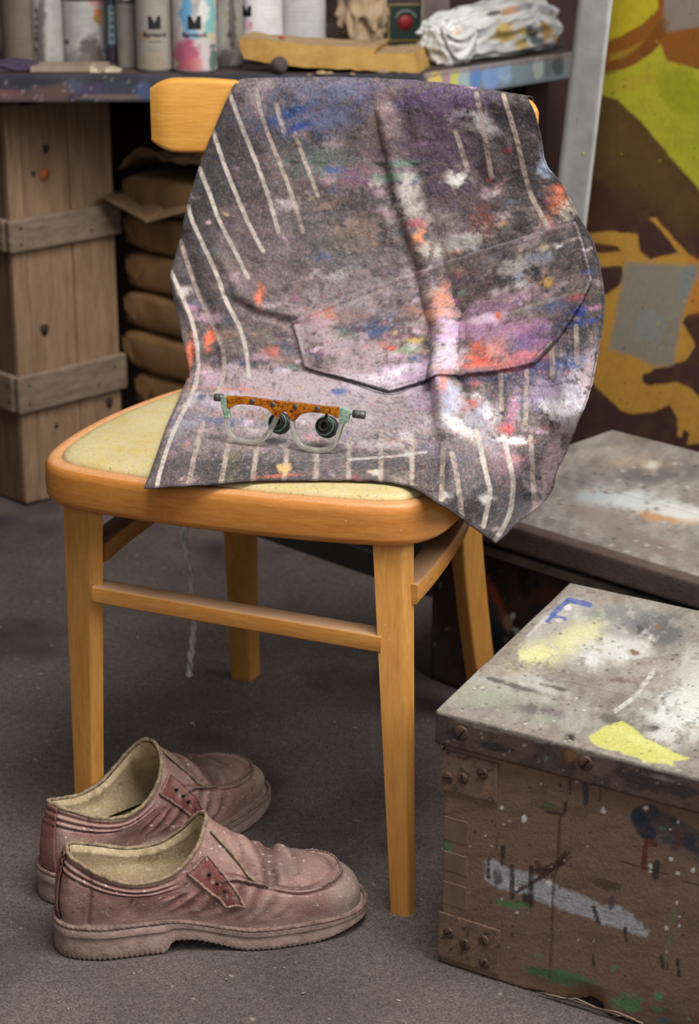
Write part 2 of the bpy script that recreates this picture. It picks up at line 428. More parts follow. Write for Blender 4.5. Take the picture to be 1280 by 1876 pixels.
p.poly([(1262, 470), (1330, 490), (1330, 572), (1262, 575)], (196, 112, 40), 0.6, 12, 3)
p.mix(sstep(0.5, 0.66, p.n(0.05, 4, 8)) * 0.12, (120, 90, 50))
p.poly([(1146, 480), (1276, 487), (1262, 540), (1244, 599), (1233, 668), (1200, 671), (1160, 652), (1115, 640), (1130, 560)], (146, 138, 122), 1, 6, 2)
p.blob(1190, 600, 30, 30, 0, (140, 146, 142), 0.7, 0.4, 0.05); p.blob(1255, 520, 16, 40, 20, (130, 140, 140), 0.7, 0.4, 0.05)
for k in range(60):
    p.blob(rnd.uniform(1080, 1280), rnd.uniform(0, 800), rnd.uniform(1, 3), rnd.uniform(1, 3), 0, rnd.choice([(60, 40, 25), (60, 40, 30), (196, 180, 80)]), 0.6)
p.apply(po)
boxat('backing', E2 * (NM + 0.002) + E1 * sl, E1, E2, Z, sr - sl, 0.018, 1.25, M['wall'], mural, 0.001)

# ------------------------------------------------------------------ white leaning post
NPo = 2.26
def lp(px, py): return onplane(px, py, E2 * NPo, E2)
def to_z(x0, sl_, z):
    y = 400.0
    for _ in range(60): y += (lp(x0 - sl_ * y, y)[2] - z) * 800
    return lp(x0 - sl_ * y, y)
M['whitepost'] = mat('scuffed_white_paint', (186, 184, 182), 0.7, 0.16, 14, 0.2, 90, speck=((130, 124, 118), 160, 0.7))
a0, b0 = to_z(1059, 0.115, 0.0), to_z(1123, 0.118, 0.0); a1, b1 = to_z(1059, 0.115, 1.12), to_z(1123, 0.118, 1.12)
PD = P3(.10, .99, 0) * .034
post = thing('white_post', 'scuffed white upright post leaning at the shelf end beside the painted board', 'post', (a0 + b0) / 2)
o = hexa('post_board', [a0, b0, b0 + PD, a0 + PD, a1, b1, b1 + PD, a1 + PD], M['whitepost'], post, 0.011, seg=5)
autosmooth(o, 60)
q = lp(1068, 282)
tag_s = tube('paint_spot', [q - E2 * .0005, q + E2 * .002], 0.0025, mat('yellow_spot', (196, 190, 40)), post, label='small yellow paint spot')

# ------------------------------------------------------------------ shelf
SZ = 0.72
shelf = thing('shelf', 'paint stained wooden shelf carrying cans, foam and bags behind the chair', 'shelf', (-0.4, 3.3, SZ - 0.04))
c0, c1, c2 = P3(-1.4, 2.995, 0), P3(0.112, 3.015, 0), P3(0.372, 3.300, 0)
M['shelf_top'] = mat('dusty_dark_board', (92, 76, 68), 0.8, 0.5, 12, 0.3, 80, speck=((160, 150, 140), 90, 0.68))
pl = [c0 + (0, .012, 0), c1 + (-.004, .012, 0), c2 + (-.012, .006, 0), P3(0.372, 3.76, 0), P3(-1.4, 3.76, 0)]
recalc(mesh('shelf_board', [q + Z * (SZ - .038) for q in pl] + [q + Z * SZ for q in pl], [(0, 1, 2, 3, 4), (9, 8, 7, 6, 5)] + [(i, (i + 1) % 5, 5 + (i + 1) % 5, 5 + i) for i in range(5)], M['shelf_top'], shelf, False))
def shelf_paint_l(p):
    n = p.n(0.01, 4, 2); p.mix(sstep(.4, .6, n), (66, 62, 70))
    p.poly([(-20, 163), (110, 165), (130, 190), (-20, 190)], (92, 72, 68), .8, 5, 3); p.blob(20, 172, 26, 8, 0, (116, 72, 74), .8)
    for q in [(105, 165, 40, 12, 0, (96, 74, 66)), (140, 160, 26, 14, 30, (76, 80, 98)), (172, 165, 30, 14, 0, (74, 62, 92)), (215, 160, 40, 16, 0, (60, 62, 74)), (262, 165, 16, 18, 0, (70, 84, 118)), (60, 150, 60, 6, 0, (44, 44, 52)), (200, 178, 60, 6, 0, (110, 96, 90))]: p.blob(*q, 0.85, .4, .05)
    for k in range(30): p.blob(rnd.uniform(0, 275), rnd.uniform(140, 186), rnd.uniform(1, 4), rnd.uniform(1, 3), 0, (150, 140, 140), .6)
def shelf_paint_r(p):
    p.mix(sstep(.4, .6, p.n(.02, 4, 3)), (150, 158, 160))
    for q in [(775, 150, 8, 30, 0, (110, 84, 70)), (797, 150, 16, 28, 0, (226, 200, 110)), (818, 148, 9, 28, 0, (180, 140, 150)), (835, 150, 12, 28, 0, (206, 206, 110)), (850, 146, 12, 28, 0, (170, 190, 190)), (872, 140, 14, 30, 0, (110, 146, 200)), (900, 140, 20, 30, 0, (140, 170, 215)), (925, 135, 20, 26, 0, (160, 190, 220)), (955, 130, 22, 26, 0, (150, 165, 170)), (985, 125, 12, 26, 0, (190, 196, 190)), (1004, 122, 9, 26, 0, (120, 130, 128)), (1022, 118, 12, 26, 0, (96, 100, 100)), (1040, 115, 10, 26, 0, (150, 150, 148))]: p.blob(*q, 1.0, .25, .04)
    p.line([(915, 140), (925, 146), (932, 136)], 3, (215, 225, 230), .8)
    p.line([(770, 140), (880, 124), (1046, 100)], 9, (140, 118, 108), .85)
d1 = (c1 - c0) / np.linalg.norm(c1 - c0); n1_ = np.array([-d1[1], d1[0], 0])
d2 = (c2 - c1) / np.linalg.norm(c2 - c1); n2_ = np.array([-d2[1], d2[0], 0])
densebox('edge_strip', c0 + d1 * .55 + Z * (SZ - .04), d1, n1_, Z, np.linalg.norm(c1 - c0) - .55, .012, .041, M['painted'], shelf, .0035, (52, 52, 60), shelf_paint_l, .003, label='dark paint stained front edge')
densebox('edge_strip', c1 + Z * (SZ - .04), d2, n2_, Z, np.linalg.norm(c2 - c1), .012, .041, M['painted'], shelf, .0025, (140, 150, 155), shelf_paint_r, .003, label='edge painted in blue, white and yellow')
for px_ in (-1.36, 0.30): boxat('shelf_support', (px_, 3.45, 0), (1, 0, 0), (0, 1, 0), Z, .04, .28, SZ - .04, M['wall'], shelf, .002)

# ------------------------------------------------------------------ wooden crate at the left
def crate_col(name, base, dark): return wood(name, base, dark, (10, 10, 1.1), 0.75)
M['crate'] = crate_col('crate_board', (156, 126, 98), (114, 88, 66)); M['crate_d'] = crate_col('crate_side_board', (120, 92, 68), (84, 62, 46))
M['batten'] = wood('crate_batten', (140, 120, 102), (100, 82, 66), (3, 3, 12), 0.8, dust=.5)
M['knot'] = mat('wood_knot', (58, 40, 32), .8)
M['iron'] = mat('dark_iron', (52, 46, 44), .6, .3, 60, .2, 200, metal=.6)
KC = P3(-0.535, 3.118, 0); KR = np.array([.70, .714, 0]); KL = np.array([-.714, .70, 0])
crate = thing('wooden_crate', 'tall unpainted wooden crate with two pale battens under the shelf', 'crate', KC + (KR * .1 + KL * .18))
KZ = 0.665
fN = np.cross(KR, Z); fL = np.cross(Z, KL)      # outward: right face, left face
boxat('corner_board', KC + Z * .006, KR, KL, Z, .030, .014, KZ - .01, M['crate'], crate, .003)
def kpaint(p): pass
boxat('side_board', KC + KR * .031 + Z * .004 + KL * .002, KR, KL, Z, .090, .014, KZ - .012, M['crate'], crate, .002)
boxat('side_board', KC + KR * .1225 + Z * .008 + KL * .001, KR, KL, Z, .087, .014, KZ - .02, M['crate'], crate, .002)
for k in range(3): boxat('side_board', KC + KL * (.015 + k * .1165) + Z * (.004 + .002 * k) + KR * .002, KL, KR, Z, .115, .014, KZ - .01, M['crate_d'], crate, .002, 'darker brown board')
boxat('back_board', KC + KR * .196 + KL * .016 + Z * .006, KR, KL, Z, .014, .345, KZ - .01, M['crate_d'], crate, .002)
boxat('back_board', KC + KL * .364 + Z * .006, KR, KL, Z, .21, .014, KZ - .01, M['crate_d'], crate, .002)
boxat('top_board', KC + KR * .0 + KL * .0 + Z * (KZ - .004), KR, KL, Z, .21, .378, .012, M['crate_d'], crate, .002)
def kz(y): return onplane(45, y, KC, fN)[2]
for (ya, yb) in ((398, 458), (686, 754)):
    za, zb = kz(yb), kz(ya)
    b = boxat('batten', KC + fN * .014 + KR * -.012 + Z * za, KR, -fN, Z, .226, .0135, zb - za, M['batten'], crate, .004)
    b2 = boxat('batten', KC + fL * .014 + KL * .002 + Z * za, KL, -fL, Z, .375, .0135, zb - za, M['batten'], crate, .004)
    for (s_, zz) in ((.008, .25), (.008, .75), (.15, .3), (.185, .7)):
        q = KC + fN * .0145 + KR * s_ + Z * (za + (zb - za) * zz); tube('nail', [q - fN * .004, q + fN * .0008], .0022, M['iron'], b, 8)
    for (s_, zz) in ((.012, .3), (.012, .75), (.04, .55)):
        q = KC + fL * .0145 + KL * s_ + Z * (za + (zb - za) * zz); tube('nail', [q - fL * .004, q + fL * .0008], .0022, M['iron'], b2, 8)
for (x, y, r_) in ((84, 272, .0075), (82, 604, .010), (200, 738, .010), (118, 890, .007), (104, 780, .004), (62, 318, .004)):
    q = onplane(x, y, KC, fN); th = np.linspace(0, 2 * math.pi, 12, endpoint=False)
    ring = [q + fN * .0006 + (np.cos(a) * KR * .75 + np.sin(a) * Z) * r_ * (1 + .12 * math.sin(3 * a)) for a in th]
    rings('knot', [ring, [v - fN * .004 for v in ring]], M['knot'], crate)
q = onplane(82, 320, KC, fN); ring = [q + fN * .0008 + (np.cos(a) * KR * .6 + np.sin(a) * Z) * .012 * (1 + .25 * math.sin(2 * a + 1)) for a in np.linspace(0, 6.28, 14, endpoint=False)]
rings('paint_patch', [ring, [v - fN * .004 for v in ring]], mat('orange_stain', (176, 92, 44), .7), crate, label='faded orange paint patch')

# ------------------------------------------------------------------ stack of brown paper sacks
M['kraft'] = mat('kraft_paper', (140, 104, 66), .75, .22, 9, .35, 40, speck=((190, 170, 140), 60, .74))
M['kraft2'] = mat('kraft_paper_dull', (134, 104, 74), .8, .25, 9, .35, 40)
BO = P3(-0.388, 3.285, 0)
def sack(k, z0, hgt, dx, dd, label):
    t = thing('paper_sack', label, 'sack', BO + E1 * (.17 + dx) + E2 * .11 + Z * z0, 'brown paper sacks in the stack')
    nu_, nv_ = 40, 28; R = []
    for i in range(nu_):
        u = i / (nu_ - 1); e = abs(2 * u - 1); end = (1 - e ** 7) ** .5 if e < 1 else 0
        hh = hgt / 2 * (0.62 + .38 * end); dd2 = .11 * (.86 + .14 * end); ring = []
        for j in range(nv_):
            a = 2 * math.pi * j / nv_; cs, sn = math.cos(a), math.sin(a)
            y = math.copysign(abs(cs) ** .24, cs) * dd2; zz = math.copysign(abs(sn) ** .34, sn) * hh
            ring.append((u, y, zz))
        R.append(ring)
    A = np.array(R); q = A.reshape(-1, 3).copy()
    nz = fbm(q * [6, 40, 40] + k * 9.1, 1.0, 3, k) - .5
    sc = 1 + .14 * nz
    Wd = BO + E1 * (dx + .004) + E2 * (.11 + dd) + Z * (z0 + hgt / 2) + (q[:, :1] * .335) * E1 + (q[:, 1:2] * sc[:, None]) * E2 + (q[:, 2] * sc)[:, None] * Z
    Wd[:, 2] = np.maximum(Wd[:, 2], z0 + .0005)
    rings('sack_body', list(Wd.reshape(nu_, nv_, 3)), M['kraft'], t)
    # folded end flap lying on the front left corner
    q0 = BO + E1 * (dx + .016) + E2 * (dd + .001) + Z * (z0 + hgt * .80)
    fl = [q0, q0 + E1 * (.022 + .012 * (k % 3)) - Z * hgt * .10 - E2 * .002, q0 + E1 * .034 - Z * hgt * .5 - E2 * .005, q0 + E1 * .004 - Z * hgt * .30 - E2 * .002]
    o = mesh('end_flap', fl, [(0, 1, 2, 3)], M['kraft'], t, False); solidify(o, .0012)
    return t
hz = [.062, .066, .068, .071, .067, .066, .068, .062]
zc = 0.0
words = ['lowest brown paper sack of the stack, standing on the carpet', 'second brown paper sack from the floor in the stack', 'third brown paper sack from the floor in the stack',
         'fourth brown paper sack from the floor, sticking out furthest left', 'brown paper sack in the stack fourth below the torn one', 'brown paper sack in the stack third below the torn one', 'brown paper sack in the stack next but one below the torn one',
         'brown paper sack in the stack directly below the torn one']
for k, hgt in enumerate(hz):
    sack(k, zc, hgt - .001, [.012, .0, .014, -.008, -.004, .002, -.002, .004][k], [.0, .004, .003, -.004, 0, .002, .004, 0][k], words[k]); zc += hgt
# the torn, opened sack on top
top = thing('paper_sack', 'torn open brown paper sack with crumpled flaps, topmost of the stack', 'sack', BO + E1 * .17 + E2 * .11 + Z * zc, 'brown paper sacks in the stack')
nn = 40; U, Vv = np.meshgrid(np.linspace(0, 1, nn), np.linspace(0, 1, nn))
q = np.stack([U.ravel(), Vv.ravel(), 0 * U.ravel()], 1)
cr = (np.abs(fbm(q, 5, 3, 4) - .5) * .05 + (fbm(q, 2.2, 2, 9) - .5) * .03)
hgt = (.030 + cr + .018 * np.exp(-((q[:, 0] - .35) ** 2 + (q[:, 1] - .7) ** 2) * 14)) * (1 - (2 * np.abs(q[:, 0] - .5)) ** 10)
body = BO + E1 * .01 + q[:, :1] * .32 * E1 + q[:, 1:2] * .21 * E2 + (zc + .004 + hgt)[:, None] * Z
o = gridmesh('sack_body', body.reshape(nn, nn, 3), M['kraft2'], top); solidify(o, .003)
def flap(pts, lab):
    pts = [np.array(q) for q in pts]; c_ = sum(pts) / len(pts); n = len(pts)
    V = pts + [c_ + Z * .006]; F = [(i, (i + 1) % n, n) for i in range(n)]
    o = mesh('torn_flap', V, F, M['kraft2'], top, False, lab); solidify(o, .0012); return o
def sp(x, y, nrm): return onplane(x, y, E2 * nrm, E2)
flap([sp(190, 362, 2.03), sp(236, 388, 2.045), sp(262, 402, 2.05), sp(300, 388, 2.07), sp(282, 340, 2.2), sp(276, 300, 2.32), sp(230, 330, 2.2)], 'crumpled flap hanging over the stack edge')
flap([sp(262, 402, 2.05), sp(268, 408, 2.05), sp(352, 384, 2.06), sp(350, 372, 2.1), sp(290, 384, 2.09)], 'pale turned back paper edge')
flap([sp(276, 302, 2.32), sp(350, 332, 2.30), sp(380, 345, 2.25), sp(370, 372, 2.12), sp(290, 380, 2.10)], None)

# ------------------------------------------------------------------ dark trunk under the shelf
M['trunk'] = mat('blackened_wood', (48, 42, 40), .7, .4, 8, .3, 60)
trunk = thing('dark_trunk', 'low blackened wooden trunk standing behind the rear chair legs', 'trunk', P3(-.167, 3.007, 0) + E1 * .26 + E2 * .13)
TO = P3(-.167, 3.007, 0)
boxat('trunk_body', TO + E1 * .004, E1, E2, Z, .40, .17, .25, M['trunk'], trunk, .004)
boxat('trunk_lid', TO - E2 * .006 + Z * .2515, E1, E2, Z, .41, .182, .03, M['trunk'], trunk, .004)
boxat('skirting', TO - E2 * .007, E1, E2, Z, .405, .006, .04, M['trunk'], trunk, .002)

# ------------------------------------------------------------------ long dark chest behind the chair
chest = thing('long_chest', 'long dark paint splashed wooden chest with a grey worn lid behind the chair', 'chest', P3(.45, 2.3, 0))
CF = P3(.096, 2.424, 0)
def body_paint(p):
    p.mix(sstep(.45, .62, p.n(.02, 4, 2)) * .8, (74, 52, 42)); p.mix(sstep(.55, .66, p.n(.05, 4, 7)) * .5, (34, 36, 42))
    for q in [(905, 1100, 14, 60, -20, (176, 84, 64)), (900, 1130, 22, 40, -20, (30, 70, 72)), (915, 1170, 20, 30, 0, (26, 34, 44)), (930, 1140, 10, 16, 0, (160, 140, 110)), (960, 1060, 10, 40, 0, (26, 26, 28)), (980, 1050, 5, 40, 0, (30, 34, 40)), (940, 1130, 6, 6, 0, (200, 200, 196)), (946, 1155, 9, 5, 20, (190, 195, 190)), (780, 1140, 20, 70, 0, (84, 80, 78)), (790, 1200, 30, 40, 0, (60, 56, 56)), (800, 1250, 40, 20, 0, (58, 48, 44)), (940, 1240, 30, 10, 0, (50, 80, 70)), (1000, 1090, 30, 20, 0, (84, 56, 46)), (925, 1240, 10, 6, 0, (170, 170, 170))]: p.blob(*q, .85, .5, .06)
    for k in range(140): p.blob(rnd.uniform(760, 1100), rnd.uniform(1000, 1300), rnd.uniform(1, 3), rnd.uniform(1, 4), 0, rnd.choice([(150, 140, 130), (30, 28, 30), (110, 60, 50), (60, 90, 90)]), .7)
def lid_paint(p):
    p.mix(sstep(.30, .66, p.n(.012, 4, 2)), (134, 126, 120)); p.mix(sstep(.42, .72, p.n(.03, 5, 5)) * .55, (168, 160, 152)); p.mix(sstep(.44, .72, p.n(.045, 4, 11)) * .55, (104, 92, 86)); p.mix(.35 * sstep(.4, .7, p.n(.3, 3, 14)), (106, 96, 90))
    for q in [(1200, 930, 80, 18, 12, (196, 196, 190)), (1150, 915, 50, 12, 0, (186, 190, 186)), (1235, 952, 60, 7, 8, (180, 134, 86)), (1250, 940, 40, 10, 5, (205, 202, 196)), (1180, 850, 50, 12, 5, (170, 150, 128)), (1120, 830, 30, 10, 0, (160, 150, 140)), (1090, 905, 30, 12, 0, (166, 172, 170)), (1190, 870, 60, 14, 0, (104, 98, 96)), (1100, 950, 60, 14, 20, (140, 126, 120)), (1200, 1000, 70, 14, 20, (126, 112, 106)), (1190, 852, 12, 6, 0, (196, 190, 180)), (1050, 880, 26, 18, 0, (112, 104, 100))]: p.dab(q[0], q[1], q[2] * 1.2, q[3] * 1.2, q[4], q[5], .9, .06)
    for k in range(160): p.blob(rnd.uniform(950, 1280), rnd.uniform(800, 1080), rnd.uniform(1, 5), rnd.uniform(1, 2.5), 12, rnd.choice([(190, 186, 180), (70, 62, 58), (80, 70, 66), (150, 130, 110)]), .7)
    n = np.array([p.V @ E2]).ravel(); p.mix((1 - sstep(1.816, 1.822, n)) * .85, (74, 56, 48))
LW = 1.0
densebox('chest_body', CF + E1 * .004 + E2 * .012, E1, E2, Z, LW, .385, .218, M['painted'], chest, .004, (56, 44, 40), body_paint, .004)
boxat('ledge', CF + E1 * .002 + E2 * .004 + Z * .204, E1, E2, Z, LW, .01, .012, mat('pale_worn_ledge', (132, 122, 112), .7, .4, 30), chest, .002, 'pale worn strip along the front')
densebox('lid_plank', CF - E1 * .006 - E2 * .008 + Z * .226, E1, E2, Z, LW + .012, .195, .034, M['painted'], chest, .0032, (150, 140, 132), lid_paint, .004)
densebox('lid_plank', CF - E1 * .004 + E2 * .189 + Z * .226, E1, E2, Z, LW + .01, .215, .034, M['painted'], chest, .0032, (150, 140, 132), lid_paint, .004)

# ================================================================== CHAIR
chair = thing('wooden_chair', 'honey coloured wooden kitchen chair with a worn yellow vinyl seat', 'chair', ch(-.2, .2, 0))
def quadloft(name, R4, m, parent, bev=.004, label=None, sub=0):
    """loft of four cornered rings with rounded corners"""
    R = []
    for q in R4:
        q = [np.asarray(v, float) for v in q]; ring = []
        for i in range(4):
            p0, p1, p2 = q[i - 1], q[i], q[(i + 1) % 4]
            a = (p0 - p1); b = (p2 - p1); la, lb = np.linalg.norm(a), np.linalg.norm(b)
            r_ = min(bev, la * .4, lb * .4); a = a / la * r_; b = b / lb * r_
            for tt in (0, .33, .67, 1): ring.append(p1 + a * (1 - tt) ** 2 + b * tt ** 2)
        R.append(ring)
    o = rings(name, R, m, parent, label=label); autosmooth(o, 40); return o
def para(a, b, c): return [a, b, c, a + (c - b)]
# front legs: front left, front right, back right corner
def between(q0, q1, n=5): return [[np.asarray(a) * (1 - t) + np.asarray(b) * t for a, b in zip(q0, q1)] for t in np.linspace(0, 1, n)]
FRt = para(atz(680, 993, .412), atz(738, 990, .412), atz(760, 985, .412)); FRb = para(atz(714, 1673, 0), atz(747, 1681, 0), atz(761, 1670, 0))
FLt = para(atz(113, 910, .412), atz(162, 925, .412), atz(190, 930, .412)); FLb = para(atz(139, 1552, 0), atz(170, 1560, 0), atz(192, 1546, 0))
quadloft('leg', between(FRb, FRt), M['wood_v'], chair, .0025); quadloft('leg', between(FLb, FLt), M['wood_v'], chair, .0025)
def rearleg(cs):
    zs = [c[0] for c in cs]; A = np.array([[c[1], c[2], c[3], c[4], c[5], c[6]] for c in cs], float)
    zz = np.linspace(zs[0], zs[-1], 24); Q = np.stack([np.interp(zz, zs, A[:, k]) for k in range(6)], 1)
    for k in range(6): Q[:, k] = np.convolve(np.pad(Q[:, k], 2, 'reflect', reflect_type='odd'), [.1, .2, .4, .2, .1], 'valid')
    R = [para(ch(q[0], q[1], z), ch(q[2], q[3], z), ch(q[4], q[5], z)) for z, q in zip(zz, Q)]
    return quadloft('leg', R, M['wood_v'], chair, .004)
rearleg([(0, -.404, .503, -.376, .506, -.372, .533), (.12, -.388, .458, -.360, .460, -.356, .490), (.25, -.375, .420, -.345, .422, -.341, .456), (.43, -.373, .398, -.343, .400, -.340, .436), (.56, -.385, .412, -.357, .416, -.355, .442), (.69, -.408, .455, -.384, .457, -.382, .474), (.765, -.420, .474, -.398, .474, -.396, .486)])
rearleg([(0, -.066, .490, -.044, .482, -.028, .512), (.1, -.072, .456, -.0515, .446, -.036, .478), (.25, -.0815, .425, -.061, .415, -.045, .449), (.43, -.086, .398, -.062, .394, -.052, .430), (.56, -.078, .408, -.052, .408, -.046, .434), (.69, -.052, .442, -.028, .438, -.026, .458), (.765, -.040, .452, -.018, .450, -.016, .464)])
# stretchers
bandrail('stretcher', [ch(-.352, .026, .3135), ch(-.19, .024, .308), ch(-.030, .022, .3035)], .0125, .0092, M['wood_h'], chair, .002)
hp = [(-.012, .030), (-.012, .10), (-.017, .19), (-.027, .27), (-.046, .335), (-.088, .384), (-.145, .404), (-.21, .410), (-.27, .404), (-.315, .382), (-.342, .335), (-.352, .27), (-.358, .19), (-.360, .10), (-.357, .035)]
H2 = spline([ch(a, b_, .354) for a, b_ in hp], 70)
bandrail('hoop_stretcher', H2, .0135, .0105, M['wood_h'], chair, .002)
# seat
so = spline([(-.20, -.012), (-.30, -.008), (-.375, .004), (-.408, .030), (-.421, .085), (-.420, .17), (-.404, .26), (-.378, .335), (-.335, .388), (-.26, .405), (-.20, .407), (-.13, .405), (-.062, .388), (-.018, .335), (.006, .26), (.020, .17), (.024, .085), (.014, .036), (-.018, .006), (-.10, -.008)], 160, True)
cen = np.array([-.2, .2])
def inset(P, d):
    T = np.roll(P, -1, 0) - np.roll(P, 1, 0); T /= np.linalg.norm(T, axis=1)[:, None]
    Nn = np.stack([-T[:, 1], T[:, 0]], 1); s = np.sign(((cen - P) * Nn).sum(1)); return P + Nn * s[:, None] * d
def ring3(P, z): return [ch(a, b_, z) for a, b_ in P]
prof = [(.018, .4535), (.010, .4548), (.006, .4542), (.0028, .4522), (.0010, .4492), (.0, .4455), (-.0002, .444), (-.0004, .431), (-.0002, .4185), (.0, .417), (.0015, .4138), (.004, .4112), (.0075, .4102), (.009, .4100), (.022, .4098), (.022, .425), (.0195, .440)]
o = rings('seat_rim', [ring3(inset(so, d), z) for d, z in prof], M['wood_rim'], chair, cap=(False, False), wrap=True)
m, t, N, L, P = nt('worn_yellow_vinyl')
v = _coord(t, L); n1 = _noise(t, L, 14, v, 5, .7); n2 = _noise(t, L, 330, v, 4, .8); n3 = _noise(t, L, 45, v, 5, .8)
c = _ramp(t, L, n1.outputs['Fac'], .35, .65, c4((192, 170, 104)), c4((204, 186, 134))).outputs[0]
c = _mixc(t, L, _ramp(t, L, n3.outputs['Fac'], .42, .66, (0, 0, 0, 1), (.75, .75, .75, 1)).outputs[0], c, c4((196, 184, 150)))
c = _mixc(t, L, _ramp(t, L, n2.outputs['Fac'], .57, .70).outputs[0], c, c4((92, 84, 60)))
L.new(c, P.inputs['Base Color']); P.inputs['Roughness'].default_value = .55; _bump(t, L, n2.outputs['Fac'], .25, .001, P)
pad = []
for d, z in [(.0185, .444), (.0178, .450), (.0185, .4545), (.022, .4575), (.030, .4590), (.05, .4600), (.09, .4606), (.13, .461)]: pad.append(ring3(inset(so, d) if d < .04 else cen + (inset(so, .03) - cen) * (1 - (d - .03) / .2), z))
pad.append([ch(cen[0] + (a - cen[0]) * .06, cen[1] + (b_ - cen[1]) * .06, .461) for a, b_ in so])
rings('seat_pad', pad, m, chair, label='worn yellow vinyl seat pad')
rings('seat_base', [ring3(inset(so, .021), .420), ring3(inset(so, .021), .443)], mat('seat_underside', (84, 66, 50), .8), chair)
# backrest
bx = [-.462, -.40, -.30, -.20, -.10, -.03, .010]; bb = [.437, .452, .471, .478, .462, .440, .426]
def boardB(x): return np.interp(x, bx, bb)
ztop = lambda x: .7955 - .0035 * sstep(-.40, -.33, x)
bp = spline([(x, b_, 0) for x, b_ in zip(bx, bb)], 44)
R = []
for i, (x, b_, _) in enumerate(bp):
    e = min(i, len(bp) - 1 - i); k = [.72, .86, .94, .985, 1][min(e, 4)]; th = [.35, .75, .95, 1, 1][min(e, 4)] * .0105
    zb, zt = .7085 + (.003 if i > 30 else 0), float(ztop(x)); zm, hh = (zb + zt) / 2, (zt - zb) / 2 * k
    tx = np.gradient(bp, axis=0)[i]; nx, ny = -tx[1], tx[0]; q = math.hypot(nx, ny); nx, ny = nx / q, ny / q
    ring = []
    for sx, sz, a0 in ((1, 1, 0), (-1, 1, 90), (-1, -1, 180), (1, -1, 270)):
        for kk in range(5):
            a = math.radians(a0 + 22.5 * kk); rr = min(.006, th * .9)
            dn = (th - rr) * sx + rr * math.cos(a); dz = (hh - rr) * sz + rr * math.sin(a); ring.append(ch(x + nx * dn, b_ + ny * dn, zm + dz))
    R.append(ring)
o = rings('backrest', R, M['wood_back'], chair); autosmooth(o, 40)
for (a, b_, z) in ((-.392, boardB(-.392) - .011, .75),): pass

# ================================================================== APRON
def S(x, y, z=.4625): return atz(x, y, z)
def Bq(x, y, b_): return atB(x, y, b_)
def Xq(x, y, X): return atX(x, y, X)
def bfr(px, py, d=.0135):
    b_ = .45
    for _ in range(6):
        P = atB(px, py, b_); x = (P - CO) @ CX; b_ = boardB(x) - d
    return atB(px, py, b_)
def behind(x, z, d): return ch(x, boardB(x) + d, z)
xs7 = [-.352, -.30, -.245, -.185, -.115, -.055, .002]
rows = [
 [behind(x, .68, .020) for x in xs7],
 [behind(x, .74, .016) for x in xs7],
 [behind(x, float(ztop(x)) - .004, .0145) for x in xs7],
 [bfr(436, 146, 0), bfr(520, 142, 0), bfr(615, 141, 0), bfr(700, 143.5, 0), bfr(810, 152, 0), bfr(895, 164, 0), bfr(966, 178, 0)],
 [bfr(424, 163), bfr(515, 163), bfr(612, 163), bfr(704, 165), bfr(815, 173), bfr(900, 184), bfr(974, 196)],
 [bfr(398, 222), bfr(500, 222), bfr(602, 222), bfr(710, 222), bfr(828, 228), bfr(915, 236), bfr(988, 245)],
 [bfr(374, 280, .0145), bfr(480, 282, .0145), bfr(592, 285, .0145), bfr(716, 285, .0145), bfr(838, 290, .0145), bfr(925, 292, .0145), bfr(1000, 300, .016)],
 [Bq(350, 350, .425), Bq(465, 345, .438), Bq(582, 347, .446), Bq(722, 350, .446), Bq(850, 345, .434), Bq(945, 342, .42), Bq(1030, 340, .405)],
 [Bq(336, 405, .415), Bq(455, 405, .430), Bq(572, 408, .438), Bq(735, 410, .437), Bq(865, 402, .424), Bq(970, 396, .405), Bq(1061, 398, .385)],
 [Bq(322, 462, .402), Bq(442, 464, .424), Bq(560, 467, .432), Bq(752, 470, .430), Bq(885, 460, .414), Bq(995, 455, .390), Bq(1087, 450, .365)],
 [Bq(312, 513, .390), Bq(432, 518, .416), Bq(552, 525, .426), Bq(775, 528, .422), Bq(905, 520, .400), Bq(1015, 518, .372), Bq(1105, 522, .345)],
 [Bq(325, 580, .385), Bq(430, 582, .408), Bq(550, 590, .418), Bq(790, 590, .410), Bq(920, 585, .385), Bq(1022, 588, .352), Bq(1103, 590, .325)],
 [Bq(337, 635, .378), Bq(435, 640, .398), Bq(550, 648, .408), Bq(795, 650, .392), Bq(925, 650, .365), Bq(1020, 655, .332), Bq(1093, 655, .305)],
 [Bq(347, 688, .362), Bq(437, 694, .376), Bq(548, 700, .386), S(797, 706, .476), Bq(922, 708, .338), Bq(1010, 715, .310), Bq(1080, 715, .288)],
 [S(331, 722), S(432, 728), S(543, 733), S(788, 742, .466), Bq(915, 752, .300), Bq(1000, 765, .290), Bq(1064, 760, .268)],
 [S(305, 782), S(415, 784), S(532, 788), S(780, 795, .465), Bq(905, 802, .250), Xq(985, 815, .060), Xq(1044, 812, .082)],
 [S(285, 838), S(402, 838), S(520, 838), S(770, 840, .465), S(862, 850, .458), Xq(950, 868, .048), Xq(1020, 862, .066)],
 [S(274, 868), S(392, 864), S(510, 860), S(755, 866, .465), Xq(838, 893, .034), Xq(922, 920, .042), Xq(1000, 915, .054)],
 [S(264, 894, .4600), S(380, 887, .4625), S(500, 880), S(722, 884, .464), Xq(806, 924, .032), Xq(862, 962, .038), Xq(908, 996, .044)],
]
rows = np.array(rows)                     # 19 x 7 x 3
NC, NR = 440, 600
tmp = np.array([spline(r_, NC) for r_ in rows])
PA = np.stack([spline(tmp[:, j], NR) for j in range(NC)], 1)   # NR x NC x 3
V = PA.reshape(-1, 3).copy()
gu = np.gradient(PA, axis=1).reshape(-1, 3); gv = np.gradient(PA, axis=0).reshape(-1, 3)
